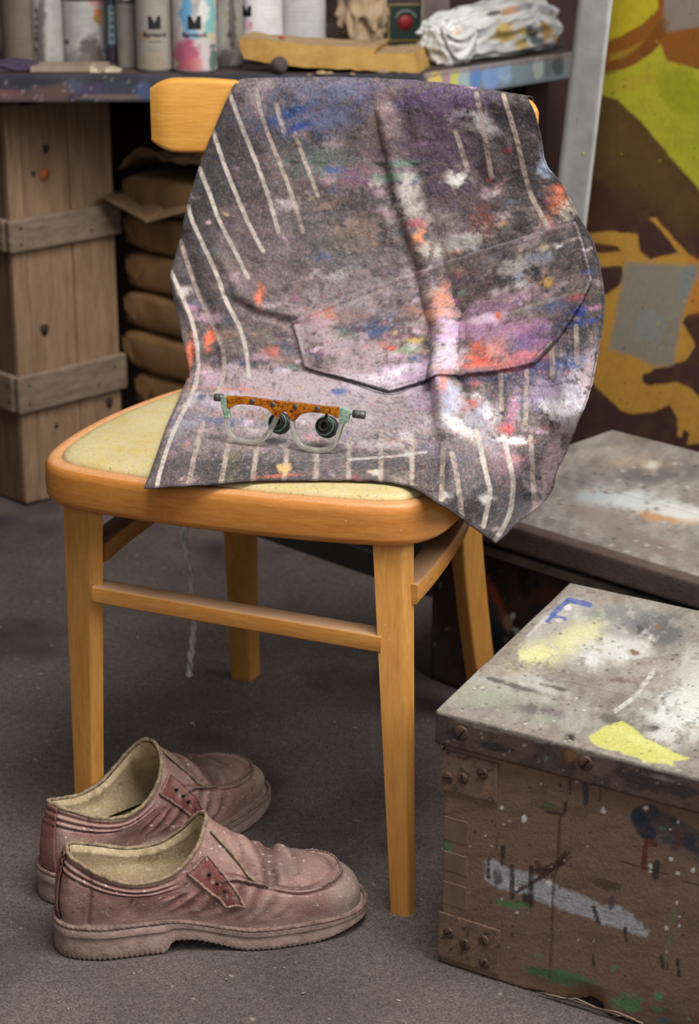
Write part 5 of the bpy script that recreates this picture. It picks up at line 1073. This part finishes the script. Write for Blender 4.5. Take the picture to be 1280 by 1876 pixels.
for cx_, cy_, stem in ((503, 779, (505, 745)), (590, 786, (590, 756))):
    c0_ = gp(cx_ - 4, cy_ + 2, .020); axd = (CAM - c0_); axd = axd / np.linalg.norm(axd); axd = axd - CX * .35 + Z * .10; axd /= np.linalg.norm(axd)
    s1 = np.cross(axd, Z); s1 /= np.linalg.norm(s1); s2 = np.cross(s1, axd); th = np.linspace(0, 2 * math.pi, 28, endpoint=False)
    def rg(r_, d): return [c0_ + axd * d + r_ * (np.cos(a) * s1 + np.sin(a) * s2) for a in th]
    coil = rings('coil', [rg(r_, d) for r_, d in ((.004, -.007), (.0105, -.0065), (.0118, -.004), (.0112, -.002), (.0118, 0), (.0116, .0022), (.0104, .003), (.0108, .0045), (.0102, .006), (.0088, .0066), (.0090, .008), (.0082, .0092), (.0066, .0096), (.0062, .0075), (.0056, .009), (.0048, .0094), (.0034, .0088), (.003, .002))], M['black_rubber'], glasses, label='black rubber coiled end'); autosmooth(coil, 60)
    ring_ = np.array([c0_ + axd * .0068 + .0094 * (np.cos(a) * s1 + np.sin(a) * s2) for a in np.linspace(0, 2 * math.pi, 40)]); tube('green_ring', ring_, .0010, M['green_rubber'], coil, 6, 'pale green ring')
    ring_ = np.array([c0_ + axd * .0096 + .0052 * (np.cos(a) * s1 + np.sin(a) * s2) for a in np.linspace(0, 2 * math.pi, 30)]); tube('inner_ring', ring_, .0008, M['grey_metal'], coil, 6)
    tube('stem', spline([gp(*stem, .006), gp(cx_, cy_ - 26, .012), c0_ + Z * .008], 12), .0016, M['black_rubber'], glasses, 8)
for x, y in ((462, 735), (500, 741), (541, 745), (582, 749)):
    q = gp(x, y); tube('rivet', [q - GN * .001, q + GN * .0008, q + GN * .0014], [.0030, .0028, .0012], M['grey_metal'], glasses, 10)

# ================================================================== THINGS ON THE SHELF
def can_at(px, base_y): q = atz(px, base_y, SZ); return q
TXT = {}
def letters(s, size, bold=False):
    cu = bpy.data.curves.new('lettering', 'FONT'); cu.body = s; cu.size = size; cu.align_x = 'CENTER'; cu.resolution_u = 3; cu.offset = size * (.028 if bold else .006)
    o = bpy.data.objects.new('lettering', cu); COL.objects.link(o); bpy.context.view_layer.update()
    me = bpy.data.meshes.new_from_object(o.evaluated_get(bpy.context.evaluated_depsgraph_get())); bpy.data.objects.remove(o)
    bm = bmesh.new(); bm.from_mesh(me); bmesh.ops.subdivide_edges(bm, edges=[e for e in bm.edges if e.calc_length() > size * .25], cuts=2); V = [tuple(v.co) for v in bm.verts]; bm.verts.index_update(); F = [tuple(v.index for v in f.verts) for f in bm.faces]; bm.free(); bpy.data.meshes.remove(me); return np.array(V), F
M['ink'] = mat('dark_print', (34, 32, 36), .5, .2, 60, 0); M['plastic_black'] = mat('black_plastic', (30, 30, 32), .35, .2, 40, .05, 100, spec=.5); M['tin'] = mat('tin_metal', (150, 148, 146), .35, .2, 60, .1, 200, metal=.8); M['rust'] = mat('paint_caked_rim', (150, 112, 60), .7, .4, 60, .4, 200)
def can(px, by, dia, hgt, label, base, paint=None, kind='spray', back=0.0, name='spray_can', cat='can', group=None, m_spot=None, cap=None, facing=0.0):
    q = can_at(px, by); q = q + np.array([0, dia / 2 + back, 0]); t = thing(name, label, cat, q, group)
    r_ = dia / 2; n = 96; th = np.linspace(0, 2 * math.pi, n, endpoint=False); circ = np.stack([np.cos(th), np.sin(th), 0 * th], 1)
    if kind == 'spray': pr = [(.90, .0), (.97, .0012), (1, .004), (1, .006)] + [(1, z) for z in np.linspace(.008, hgt - .030, 90)] + [(.985, hgt - .026), (.92, hgt - .016), (.78, hgt - .006), (.62, hgt)]
    else: pr = [(.94, 0), (1.012, .0008), (1.02, .003), (1.0, .0055)] + [(1, z) for z in np.linspace(.007, hgt - .008, 80)] + [(1.0, hgt - .006), (1.02, hgt - .004), (1.02, hgt - .001), (.99, hgt), (.96, hgt - .004)]
    R = [q + circ * r_ * k_ + Z * z for k_, z in pr]; o = rings('can_body', R, M['label'], t)
    V = np.concatenate(R); p = Paint(V, base); p.mix(sstep(.45, .7, p.n(.05, 4, int(px))) * .25, tuple(int(c_ * .75) for c_ in base))
    if paint: paint(p, V - q, r_)
    zz = V[:, 2] - q[2]; p.mix((zz < .006) * .7, (110, 104, 100)); p.apply(o)
    if kind == 'spray':
        cp = cap or M['plastic_black']
        rings('cap', [q + circ[::4] * r_ * k_ + Z * z for k_, z in ((.80, hgt - .006), (.80, hgt + .022), (.74, hgt + .026), (.3, hgt + .0265))], cp, t)
    else:
        rings('rim', [q + circ[::4] * r_ * k_ + Z * z for k_, z in ((1.03, hgt - .008), (1.045, hgt - .004), (1.03, hgt + .001), (.95, hgt + .0012), (.93, hgt - .006), (.1, hgt - .0062))], m_spot or M['tin'], t)
    return t, q, r_
def block_m(size):
    xs = np.linspace(-.5, .5, 21); V = []; F = []
    for x in xs:
        top = .5 if abs(x) > .26 else .5 - (.26 - abs(x)) / .26 * .52
        V += [(x * size, -.5 * size + (.10 * size * (1 - abs(abs(x) - .25) / .06) if abs(abs(x) - .25) < .06 else 0) * 0, 0), (x * size, top * size, 0)]
    for i in range(20): F.append((2 * i, 2 * i + 2, 2 * i + 3, 2 * i + 1))
    return np.array(V), F
def wrap(t, q, r_, s, size, z, name, bold=False, az=0.0, m_=None):
    V, F = block_m(size * .92) if s == 'M' else letters(s, size, bold)
    if s == 'M': V[:, 1] += size * .36
    d = (CAM - q); a0 = math.atan2(d[1], d[0]) + az
    a = a0 + V[:, 0] / r_; W = np.stack([np.cos(a), np.sin(a), 0 * a], 1) * (r_ + .0004) + q + Z * (z + V[:, 1])[:, None]
    return mesh(name, W, F, m_ or M['ink'], t, False)
def paint_txt(p, V, r_): pass
GRP = 'cans and tins on the shelf'
can(30, 124, .058, .20, 'grey brown dull spray can, leftmost on the shelf', (112, 98, 86), group=GRP, back=.03)
def pc2(p, V, r_):
    p.blob(76, 60, 10, 90, 0, (70, 58, 56), .7); p.blob(88, 60, 8, 60, 0, (182, 178, 172), .6)  # dark upright band paints shading into the can's left side
    for y in (20, 35, 50, 72, 90): p.blob(66, y, 3, 4, 0, (60, 50, 50), .9)
can(84, 122, .050, .125, 'pale grey can with a black lid, second from the left on the shelf', (164, 160, 154), pc2, 'spray', .012, group=GRP)
def pc3(p, V, r_):
    p.blob(178, 30, 9, 16, 0, (190, 110, 50), .9); p.blob(176, 36, 5, 8, 0, (110, 130, 60), .8); p.blob(165, 100, 24, 34, 0, (72, 56, 52), .85); p.blob(122, 77, 5, 4, 0, (60, 50, 70), .9); p.blob(140, 110, 30, 20, 0, (130, 122, 114), .6); p.blob(178, 4, 14, 8, 0, (190, 120, 120), .7)
    for y in (34, 48, 62): p.line([(140, y), (170, y)], 2, (120, 114, 110), .6, .3, .6)
can(152, 122, .068, .105, 'large pale tin with an orange sticker edge and brown stain', (176, 172, 168), pc3, 'tin', .010, name='paint_tin', group=GRP)
def pc4(p, V, r_): p.poly([(198, 10), (212, 10), (212, 82), (198, 82)], (120, 134, 140), .8, 2, 1); [p.blob(205, y, 3, 3, 0, (50, 56, 64), .9) for y in (18, 30, 42, 56, 70)]; p.blob(205, 110, 9, 26, 0, (56, 36, 56), .7)
can(204, 126, .020, .15, 'slim dark marker bottle with a pale label strip', (44, 52, 56), pc4, 'spray', .02, name='marker_bottle', cat='bottle', group=GRP)
can(231, 129, .032, .105, 'narrow plain grey can beside the marker bottle', (128, 120, 112), None, 'tin', .018, name='small_tin', group=GRP)
def pc6(p, V, r_): p.blob(282, 112, 20, 24, 0, (150, 134, 108), .6); p.blob(262, 66, 16, 10, 0, (150, 116, 92), .4); [p.line([(268, y), (296, y)], 1.6, (110, 102, 94), .7, .3, .3) for y in (86, 93)]
t, q, r_ = can(282, 134, .056, .16, 'greyish spray can with a dark M, clean of overspray', (152, 144, 134), pc6, 'spray', .004, group=GRP)
wrap(t, q, r_, 'M', .0205, .066, 'logo_letter', True); wrap(t, q, r_, 'Barntock', .0098, .0525, 'brand_lettering', True); wrap(t, q, r_, 'spray paint', .0040, .0445, 'small_print')
def pc7(p, V, r_):
    p.blob(340, 20, 12, 46, 0, (84, 156, 196), .9); p.blob(348, 64, 14, 10, 0, (112, 176, 204), .85); p.blob(384, 30, 12, 50, 0, (120, 184, 184), .9); p.blob(362, 12, 12, 12, 0, (150, 146, 144), .7); p.blob(372, 20, 10, 20, 0, (226, 220, 212), .8); p.blob(340, 100, 26, 36, 0, (176, 84, 108), .95); p.blob(360, 120, 18, 20, 0, (196, 110, 116), .8); p.blob(378, 105, 9, 30, 0, (206, 190, 190), .8); p.blob(390, 110, 8, 34, 0, (84, 108, 100), .9); p.blob(388, 66, 8, 8, 0, (214, 190, 140), .7)
t, q, r_ = can(355, 136, .066, .16, 'spray can with a dark M, oversprayed pink, blue and turquoise', (200, 190, 184), pc7, 'spray', .003, group=GRP)
wrap(t, q, r_, 'M', .0215, .067, 'logo_letter', True); wrap(t, q, r_, 'Barntock', .0105, .0535, 'brand_lettering', True, 0, mat('dark_red_print', (70, 36, 44), .5, .2, 60, 0))
def pc8(p, V, r_): p.blob(425, 40, 8, 60, 0, (60, 50, 46), .8); p.blob(404, 60, 7, 50, 0, (170, 168, 160), .6); p.blob(416, 25, 4, 8, 0, (140, 130, 50), .7); p.blob(420, 64, 5, 6, 0, (50, 40, 44), .8); p.blob(410, 115, 14, 24, 0, (80, 68, 62), .8)
can(412, 130, .050, .17, 'tall grey spray can between the pink can and the white can', (146, 140, 132), pc8, 'spray', .035, group=GRP)
def pc9(p, V, r_):
    p.blob(444, 20, 10, 50, 0, (168, 150, 160), .8); p.blob(458, 46, 5, 10, 0, (216, 120, 150), .7); [p.line([(486, y), (508, y)], 1.4, (190, 184, 184), .8, .3, .3) for y in (10, 18, 26, 34, 42)]; p.blob(450, 120, 30, 22, 0, (44, 52, 56), .9); p.blob(484, 122, 14, 16, 0, (50, 110, 90), .9); p.blob(494, 118, 5, 10, 0, (200, 196, 180), .8)
t, q, r_ = can(470, 128, .074, .15, 'white spray can with a dark M behind the foam block', (220, 214, 214), pc9, 'spray', .075, group=GRP)
wrap(t, q, r_, 'M', .018, .073, 'logo_letter', True, -.55)
can(553, 126, .070, .108, 'pale grey tin with an ochre paint caked rim behind the foam', (190, 188, 188), lambda p, V, r_: [p.line([(520, y), (575, y)], 1.6, (150, 148, 150), .7, .3, .3) for y in (14, 22, 30, 38)], 'tin', .085, name='paint_tin', group=GRP, m_spot=M['rust'])
# torn block of yellow foam
m, t, N, L, P = nt('old_foam'); v = _coord(t, L); n1 = _noise(t, L, 24, v, 5, .7); n2 = _noise(t, L, 500, v, 3, .8)
ge = N.new('ShaderNodeNewGeometry'); sx = N.new('ShaderNodeSeparateXYZ'); L.new(ge.outputs['True Normal'], sx.inputs[0])
c = _ramp(t, L, n1.outputs['Fac'], .35, .65, c4((176, 134, 66)), c4((200, 160, 88))).outputs[0]
dust = _ramp(t, L, sx.outputs[2], .5, .9); c = _mixc(t, L, dust.outputs[0], c, _ramp(t, L, n1.outputs['Fac'], .35, .65, c4((160, 128, 88)), c4((186, 156, 116))).outputs[0])
L.new(c, P.inputs['Base Color']); P.inputs['Roughness'].default_value = .95; _bump(t, L, n2.outputs['Fac'], .6, .002, P); M['foam'] = m
FYo = 3.03; fq = lambda x, y: atY(x, y, FYo)
A_ = atz(768, 134, SZ + .001); B_ = atz(807, 104, SZ + .001); DV = B_ - A_; DV[2] = 0; DV = DV / np.linalg.norm(DV) * .115
fr = [(438, 69), (441, 92), (448, 107), (470, 112), (560, 123), (640, 128), (700, 131), (768, 134), (757, 97), (730, 98), (706, 97), (684, 99), (690, 87), (640, 86), (560, 82), (500, 76)]
FV = [fq(x, y) for x, y in fr]; n = len(fr)
foam = thing('foam_block', 'torn long block of dirty yellow foam lying on the shelf', 'foam', P3(-.02, 3.09, SZ))
cb = [v + DV * (1.0 if x > 600 else .72) + np.array([0, 0, .002 * math.sin(i * 2.3)]) for i, (v, (x, y)) in enumerate(zip(FV, fr))]
o = recalc(mesh('foam_body', FV + cb, [tuple(range(n)), tuple(range(n, 2 * n))[::-1]] + [(i, (i + 1) % n, n + (i + 1) % n, n + i) for i in range(n)], M['foam'], foam, False))
bm = bmesh.new(); bm.from_mesh(o.data); bmesh.ops.triangulate(bm, faces=[f for f in bm.faces if len(f.verts) > 4]); bmesh.ops.subdivide_edges(bm, edges=bm.edges[:], cuts=3, use_grid_fill=True)
for v_ in bm.verts: d = fbm(np.array([[*v_.co]]), 60, 3, 2)[0] - .5; v_.co += Vector((d * .004, -d * .003, d * .006))
bm.to_mesh(o.data); bm.free()
rr_ = fq(507, 75) + DV * .3; tube('red_mark', [rr_ + Z * .001, rr_ + Z * .0035], [.006, .003], mat('red_paint_fleck', (196, 70, 50)), foam, 8, label='small red paint fleck')
# what the foam rests on
M['dark_tin'] = mat('dark_flat_tin', (58, 48, 46), .5, .3, 40, .1, 100, spec=.5)
q = atz(615, 131, SZ) + np.array([0, .05, 0]); ft = thing('flat_tin', 'low dark flat tin tucked under the foam block', 'tin', q)
th = np.linspace(0, 2 * math.pi, 40, endpoint=False); circ = np.stack([np.cos(th) * 1.9, np.sin(th) * .8, 0 * th], 1) * .045
rings('tin_base', [q + circ * .97, q + circ + Z * .001, q + circ + Z * .0045], M['dark_tin'], ft); rings('tin_lid', [q + circ * 1.02 + Z * .0045, q + circ * 1.02 + Z * .0075, q + circ * .97 + Z * .0082], M['dark_tin'], ft)
q = atz(511, 138, SZ) + np.array([0, .010, .0132]); R = []
for a in np.linspace(-math.pi / 2 + .05, math.pi / 2 - .05, 14): R.append([q + .0132 * np.array([math.cos(a) * math.cos(b_), math.cos(a) * math.sin(b_), math.sin(a)]) * (1 + .04 * math.sin(3 * b_ + 2 * a)) for b_ in np.linspace(0, 2 * math.pi, 20, endpoint=False)])
tag(rings('ball', R, mat('grey_clay', (96, 84, 82), .8, .3, 60, .3, 100)), 'small grey clay ball at the shelf edge in front of the foam', 'ball')
M['crumb'] = mat('dusty_crumb', (176, 150, 112), .9, .25, 60)
# crumbs of foam, one by one
for k, (x, y, s_) in enumerate([(588, 137, .006), (603, 136, .004), (700, 135, .007), (730, 134, .005), (645, 138, .004), (566, 139, .003)]):
    q = atz(x, y, SZ); R = [[q + s_ * kk * np.array([math.cos(b_) * (1.4 + .3 * math.sin(2 * b_ + k)), math.sin(b_), 0]) + Z * zz * s_ for b_ in np.linspace(0, 6.28, 9, endpoint=False)] for kk, zz in ((.7, .02), (1, .35), (.8, .8), (.3, 1.0))]
    o = rings('foam_crumb', R, M['crumb']); tag(o, ['pale foam crumb left of the others below the foam', 'small foam crumb second from the left below the foam', 'biggest foam crumb below the foam end', 'foam crumb furthest right on the shelf edge', 'tiny foam crumb on the shelf edge under the middle of the foam', 'tiniest foam crumb nearest the grey ball'][k], 'crumb', 'foam crumbs on the shelf')
# crumpled brown paper bag
def crumple(name, C_, rx, ry, rz, m_, parent, seed, amp=.35, nu_=110, nv_=70, pw=.8, floor_=True, paintf=None, base=None, shapef=None):
    R = []; us = np.linspace(0, 2 * math.pi, nu_, endpoint=False); V = []
    for a in np.linspace(-math.pi / 2 + .02, math.pi / 2 - .02, nv_):
        for b_ in us:
            cz, cx_, cy_ = math.sin(a), math.cos(a) * math.cos(b_), math.cos(a) * math.sin(b_)
            V.append([math.copysign(abs(cx_) ** pw, cx_), math.copysign(abs(cy_) ** pw, cy_), math.copysign(abs(cz) ** pw, cz)])
    V = np.array(V); f1 = 1 - np.abs(fbm(V + seed, 1.6, 2, seed) * 2 - 1) * 1.6; f2 = 1 - np.abs(fbm(V + seed, 3.0, 2, seed + 4) * 2 - 1) * 1.5
    k = 1 + amp * (f1 * .6 + f2 * .4 - .55); W = V * k[:, None] * [rx, ry, rz]
    if shapef is not None: W = shapef(W, V)
    W = W + C_
    if floor_: W[:, 2] = np.maximum(W[:, 2], SZ + .0006)
    o = rings(name, list(W.reshape(nv_, nu_, 3)), m_, parent)
    if paintf: p = Paint(W, base); paintf(p, V); p.apply(o)
    return o
M['paperbag'] = mat('crumpled_brown_paper', (196, 168, 134), .8, .15, 30, .3, 60)
q = atz(662, 112, SZ) + np.array([0, .15, 0]); pb = thing('paper_bag', 'crumpled brown paper bag standing behind the foam block', 'paper bag', q)
crumple('bag_body', q + Z * .075, .036, .03, .078, M['paperbag'], pb, 5, .75)
crumple('bag_neck', q + P3(-.012, -.004, .125), .042, .026, .035, M['paperbag'], pb, 9, .9)
# dark tea tin with green label
q = atz(738, 104, SZ) + np.array([0, .12, 0]); tt_ = thing('tea_tin', 'dark tin with a green label, gold border and red roundel', 'tin', q + Z * 0)
ca, sa = math.cos(.22), math.sin(.22); tx = np.array([ca, sa, 0]); ty = np.array([-sa, ca, 0]); TW, TD, TH = .066, .05, .085
def tea(p):
    pass
boxat('tin_body', q - tx * TW / 2 - ty * TD / 2, tx, ty, Z, TW, TD, TH, M['dark_tin'], tt_, .003); boxat('tin_lid', q - tx * (TW / 2 + .001) - ty * (TD / 2 + .001) + Z * (TH + .0002), tx, ty, Z, TW + .002, TD + .002, .02, mat('brown_tin_lid', (84, 70, 64), .4, .3, 40, .1, 100, spec=.6), tt_, .004)
lo = q - ty * (TD / 2 + .0012); 
boxat('label_border', lo - tx * .029 + Z * .014, tx, ty, Z, .058, .0013, .060, mat('gold_border', (150, 124, 56), .5, .2, 60, 0), tt_, .004, 'gold label border')
boxat('label_field', lo - ty * .0006 - tx * .0265 + Z * .0165, tx, ty, Z, .053, .001, .055, mat('dark_green_label', (34, 50, 42), .5, .2, 60, 0), tt_, .003, 'dark green label')
ctr = lo - ty * .0008 + Z * .044; rg = [[ctr - ty * d + r_ * (np.cos(a) * tx + np.sin(a) * Z) for a in np.linspace(0, 6.283, 28, endpoint=False)] for r_, d in ((.0125, -.0004), (.0125, .0004), (.002, .0005))]
rings('roundel', rg, mat('red_roundel', (150, 34, 36), .5, .2, 60, 0), tt_, label='red roundel')
arc = np.array([ctr - ty * .0008 + .0185 * (math.cos(a) * tx + math.sin(a) * Z) for a in np.linspace(.35, 2.8, 24)]); tube('arc_lettering', arc, .0022, mat('grey_arc_print', (124, 130, 120), .5, .3, 200, 0), tt_, 6, 'pale arched lettering, too worn to read')
q = atz(797, 106, SZ) + np.array([0, .13, 0]); bxo = thing('small_carton', 'plain dull brown carton standing beside the dark tea tin', 'carton', q)
Mc = mat('dull_carton', (128, 112, 106), .7, .2, 20, .1, 60)
boxat('carton_body', q - tx * .024 - ty * .02, tx, ty, Z, .048, .04, .098, Mc, bxo, .002); boxat('carton_flap', q - tx * .024 - ty * .02 + Z * .0983, tx, ty, Z, .048, .04, .0012, Mc, bxo, .0003)
boxat('edge_fold', q - tx * .0243 - ty * .0203 + Z * .002, tx, ty, Z, .004, .004, .094, mat('carton_edge', (158, 142, 136), .7), bxo, .001, 'paler worn edge')
# white plastic bag with yellow print
def bagp(p, V):
    p.mix(sstep(.45, .65, p.n(.05, 4, 2)) * .35, (184, 182, 178))
    for q_ in [(925, 62, 22, 16, -8, (206, 170, 70)), (958, 58, 12, 9, 0, (208, 176, 84)), (1003, 62, 14, 18, 20, (196, 152, 70)), (996, 46, 10, 8, 0, (190, 140, 66)), (940, 18, 26, 8, -14, (206, 140, 80)), (975, 60, 12, 20, -30, (70, 74, 78)), (985, 75, 14, 10, 0, (90, 94, 96)), (956, 82, 14, 10, 20, (212, 176, 90)), (1020, 72, 8, 8, 0, (190, 150, 60)), (965, 90, 20, 5, -10, (120, 124, 122)), (1005, 90, 18, 8, -10, (150, 156, 156)), (905, 24, 14, 5, -10, (80, 76, 78)), (960, 12, 20, 6, -16, (150, 150, 152)), (1000, 20, 22, 10, 20, (150, 150, 150)), (842, 60, 14, 12, 0, (196, 168, 136)), (930, 46, 18, 6, -10, (230, 196, 120))]: p.blob(*q_, .9, .45, .07)
    for k in range(60): p.blob(rnd.uniform(890, 1040), rnd.uniform(20, 100), rnd.uniform(1, 4), rnd.uniform(1, 3), rnd.uniform(-40, 40), rnd.choice([(60, 62, 66), (120, 122, 124), (206, 170, 80), (232, 232, 230)]), .8)
m = painted('crinkled_plastic', .3, .25, 90, .05, 200, .5); M['plasticbag'] = m
a_, b__ = atz(842, 122, SZ), atz(1040, 94, SZ); mid = (a_ + b__) / 2; dx_ = (b__ - a_); dx_[2] = 0; bl = np.linalg.norm(dx_); dx_ /= bl; dy_ = np.array([-dx_[1], dx_[0], 0])
wb = thing('plastic_bag', 'crumpled white plastic bag with yellow print at the right shelf end', 'bag', mid + dy_ * .06)
def bagshape(W, V): 
    h = W[:, 2] * (1 + .12 * V[:, 0] ); return W[:, :1] * dx_ + W[:, 1:2] * dy_ + h[:, None] * Z
crumple('bag_body', mid + dy_ * .058 + dx_ * .008 + Z * .040, bl * .52,   .052, .043, M['plasticbag'], wb, 12, .30, 170, 110, .72, True, bagp, (222, 220, 216), bagshape)
def endp(p, V): p.mix(sstep(.5, .65, p.n(.06, 3, 4)) * .4, (176, 174, 168)); p.blob(842, 62, 12, 14, 0, (206, 170, 130), .5)
def endshape(W, V): return W[:, :1] * dx_ + W[:, 1:2] * dy_ + W[:, 2:] * Z
crumple('bag_mouth', a_ + dy_ * .035 + dx_ * .012 + Z * .030, .036, .034, .032, M['plasticbag'], wb, 21, .5, 110, 70, .8, True, endp, (226, 224, 220), endshape)
ring_ = []
mc = a_ + dy_ * .006 - dx_ * .004 + Z * .048
mq = np.array([mc + .030 * math.cos(a) * (dx_ * .9 - dy_ * .3) + .015 * math.sin(a) * Z + .012 * math.cos(2 * a) * Z for a in np.linspace(0, 2 * math.pi, 30)])
G_ = np.array([mq, mq - dy_ * .012 - Z * .010, mq * .6 + mc * .4 + dy_ * .02 - Z * .014]); o = gridmesh('rolled_lip', G_[:2], mat('white_film', (224, 222, 218), .35, .1, 40, .2, 80), wb); solidify(o, .0012)
# card, paper and rag at the left
q0 = atz(55, 134, SZ) + P3(0, 0, .001); Mq = mat('old_card', (168, 148, 128), .8, .2, 20, .1, 60)
tag(boxat('card_sheet', q0, (1, .02, 0), (0, 1, 0), Z, .112, .07, .0075, Mq, None, .001), 'flat dusty brown card lying at the shelf edge under the pale tins', 'card')
q1 = atz(163, 134, SZ); tag(hexa('folded_paper', [q1 + P3(.001, 0, .0005), q1 + P3(.046, .006, .0005), q1 + P3(.046, .05, .0005), q1 + P3(.001, .05, .0005), q1 + P3(.001, .0, .009), q1 + P3(.030, .006, .005), q1 + P3(.034, .05, .004), q1 + P3(.001, .05, .009)], mat('cream_paper', (206, 192, 162), .8, .1, 30, .1, 60), None, .0008), 'small folded cream paper beside the brown card on the shelf', 'paper')
q2 = atz(15, 132, SZ) + P3(0, .03, .004)
rag = crumple('purple_rag', q2, .040, .028, .010, mat('purple_cloth', (84, 66, 92), .9, .3, 30, .5, 120), None, 33, .5, 60, 40, .8); tag(rag, 'small crumpled purple rag at the far left of the shelf', 'rag')

# ================================================================== bits on the carpet
M['flake'] = mat('pale_flake', (188, 176, 160), .8, .2, 40); M['dflake'] = mat('brown_flake', (120, 72, 54), .8, .2, 40)
rb = random.Random(11); V = []; F = []; V2 = []; F2 = []
spots = [(405, 1790), (395, 1783), (415, 1797), (355, 1330), (86, 1360), (245, 1785), (520, 1775), (730, 1835), (108, 1838), (125, 1850), (555, 1822), (352, 1326), (568, 1160), (285, 1160), (410, 1050), (470, 1005), (550, 1025), (430, 1760), (250, 1310), (640, 1700)]
for _ in range(36): spots.append((rb.uniform(0, 800), rb.uniform(960, 1870)))
spots = [q for q in spots if not (q[0] < 720 and 1360 < q[1] < 1772)]
for k, (x, y) in enumerate(spots):
    q = atz(x, y, 0); s_ = rb.uniform(.0006, .0015) * (1.5 if k < 20 else 1); a = rb.uniform(0, 6.28); e1 = P3(math.cos(a), math.sin(a), 0); e2 = P3(-math.sin(a), math.cos(a), 0)
    ln = s_ * rb.uniform(1, 2.2); b0_ = len(V)
    V += [q - e1 * ln + Z * .0004, q + e2 * s_ * .5 + Z * .0008, q + e1 * ln + Z * rb.uniform(.0006, .003), q - e2 * s_ * .5 + Z * .0012]; F += [(b0_, b0_ + 1, b0_ + 2), (b0_, b0_ + 2, b0_ + 3), (b0_ + 2, b0_ + 1, b0_), (b0_ + 3, b0_ + 2, b0_)][:2]
o = mesh('carpet_debris', V, F, M['flake'], None, False); tag(o, 'scattered pale flakes and fluff on the dark carpet', 'debris', None, 'stuff'); solidify(o, .0006)
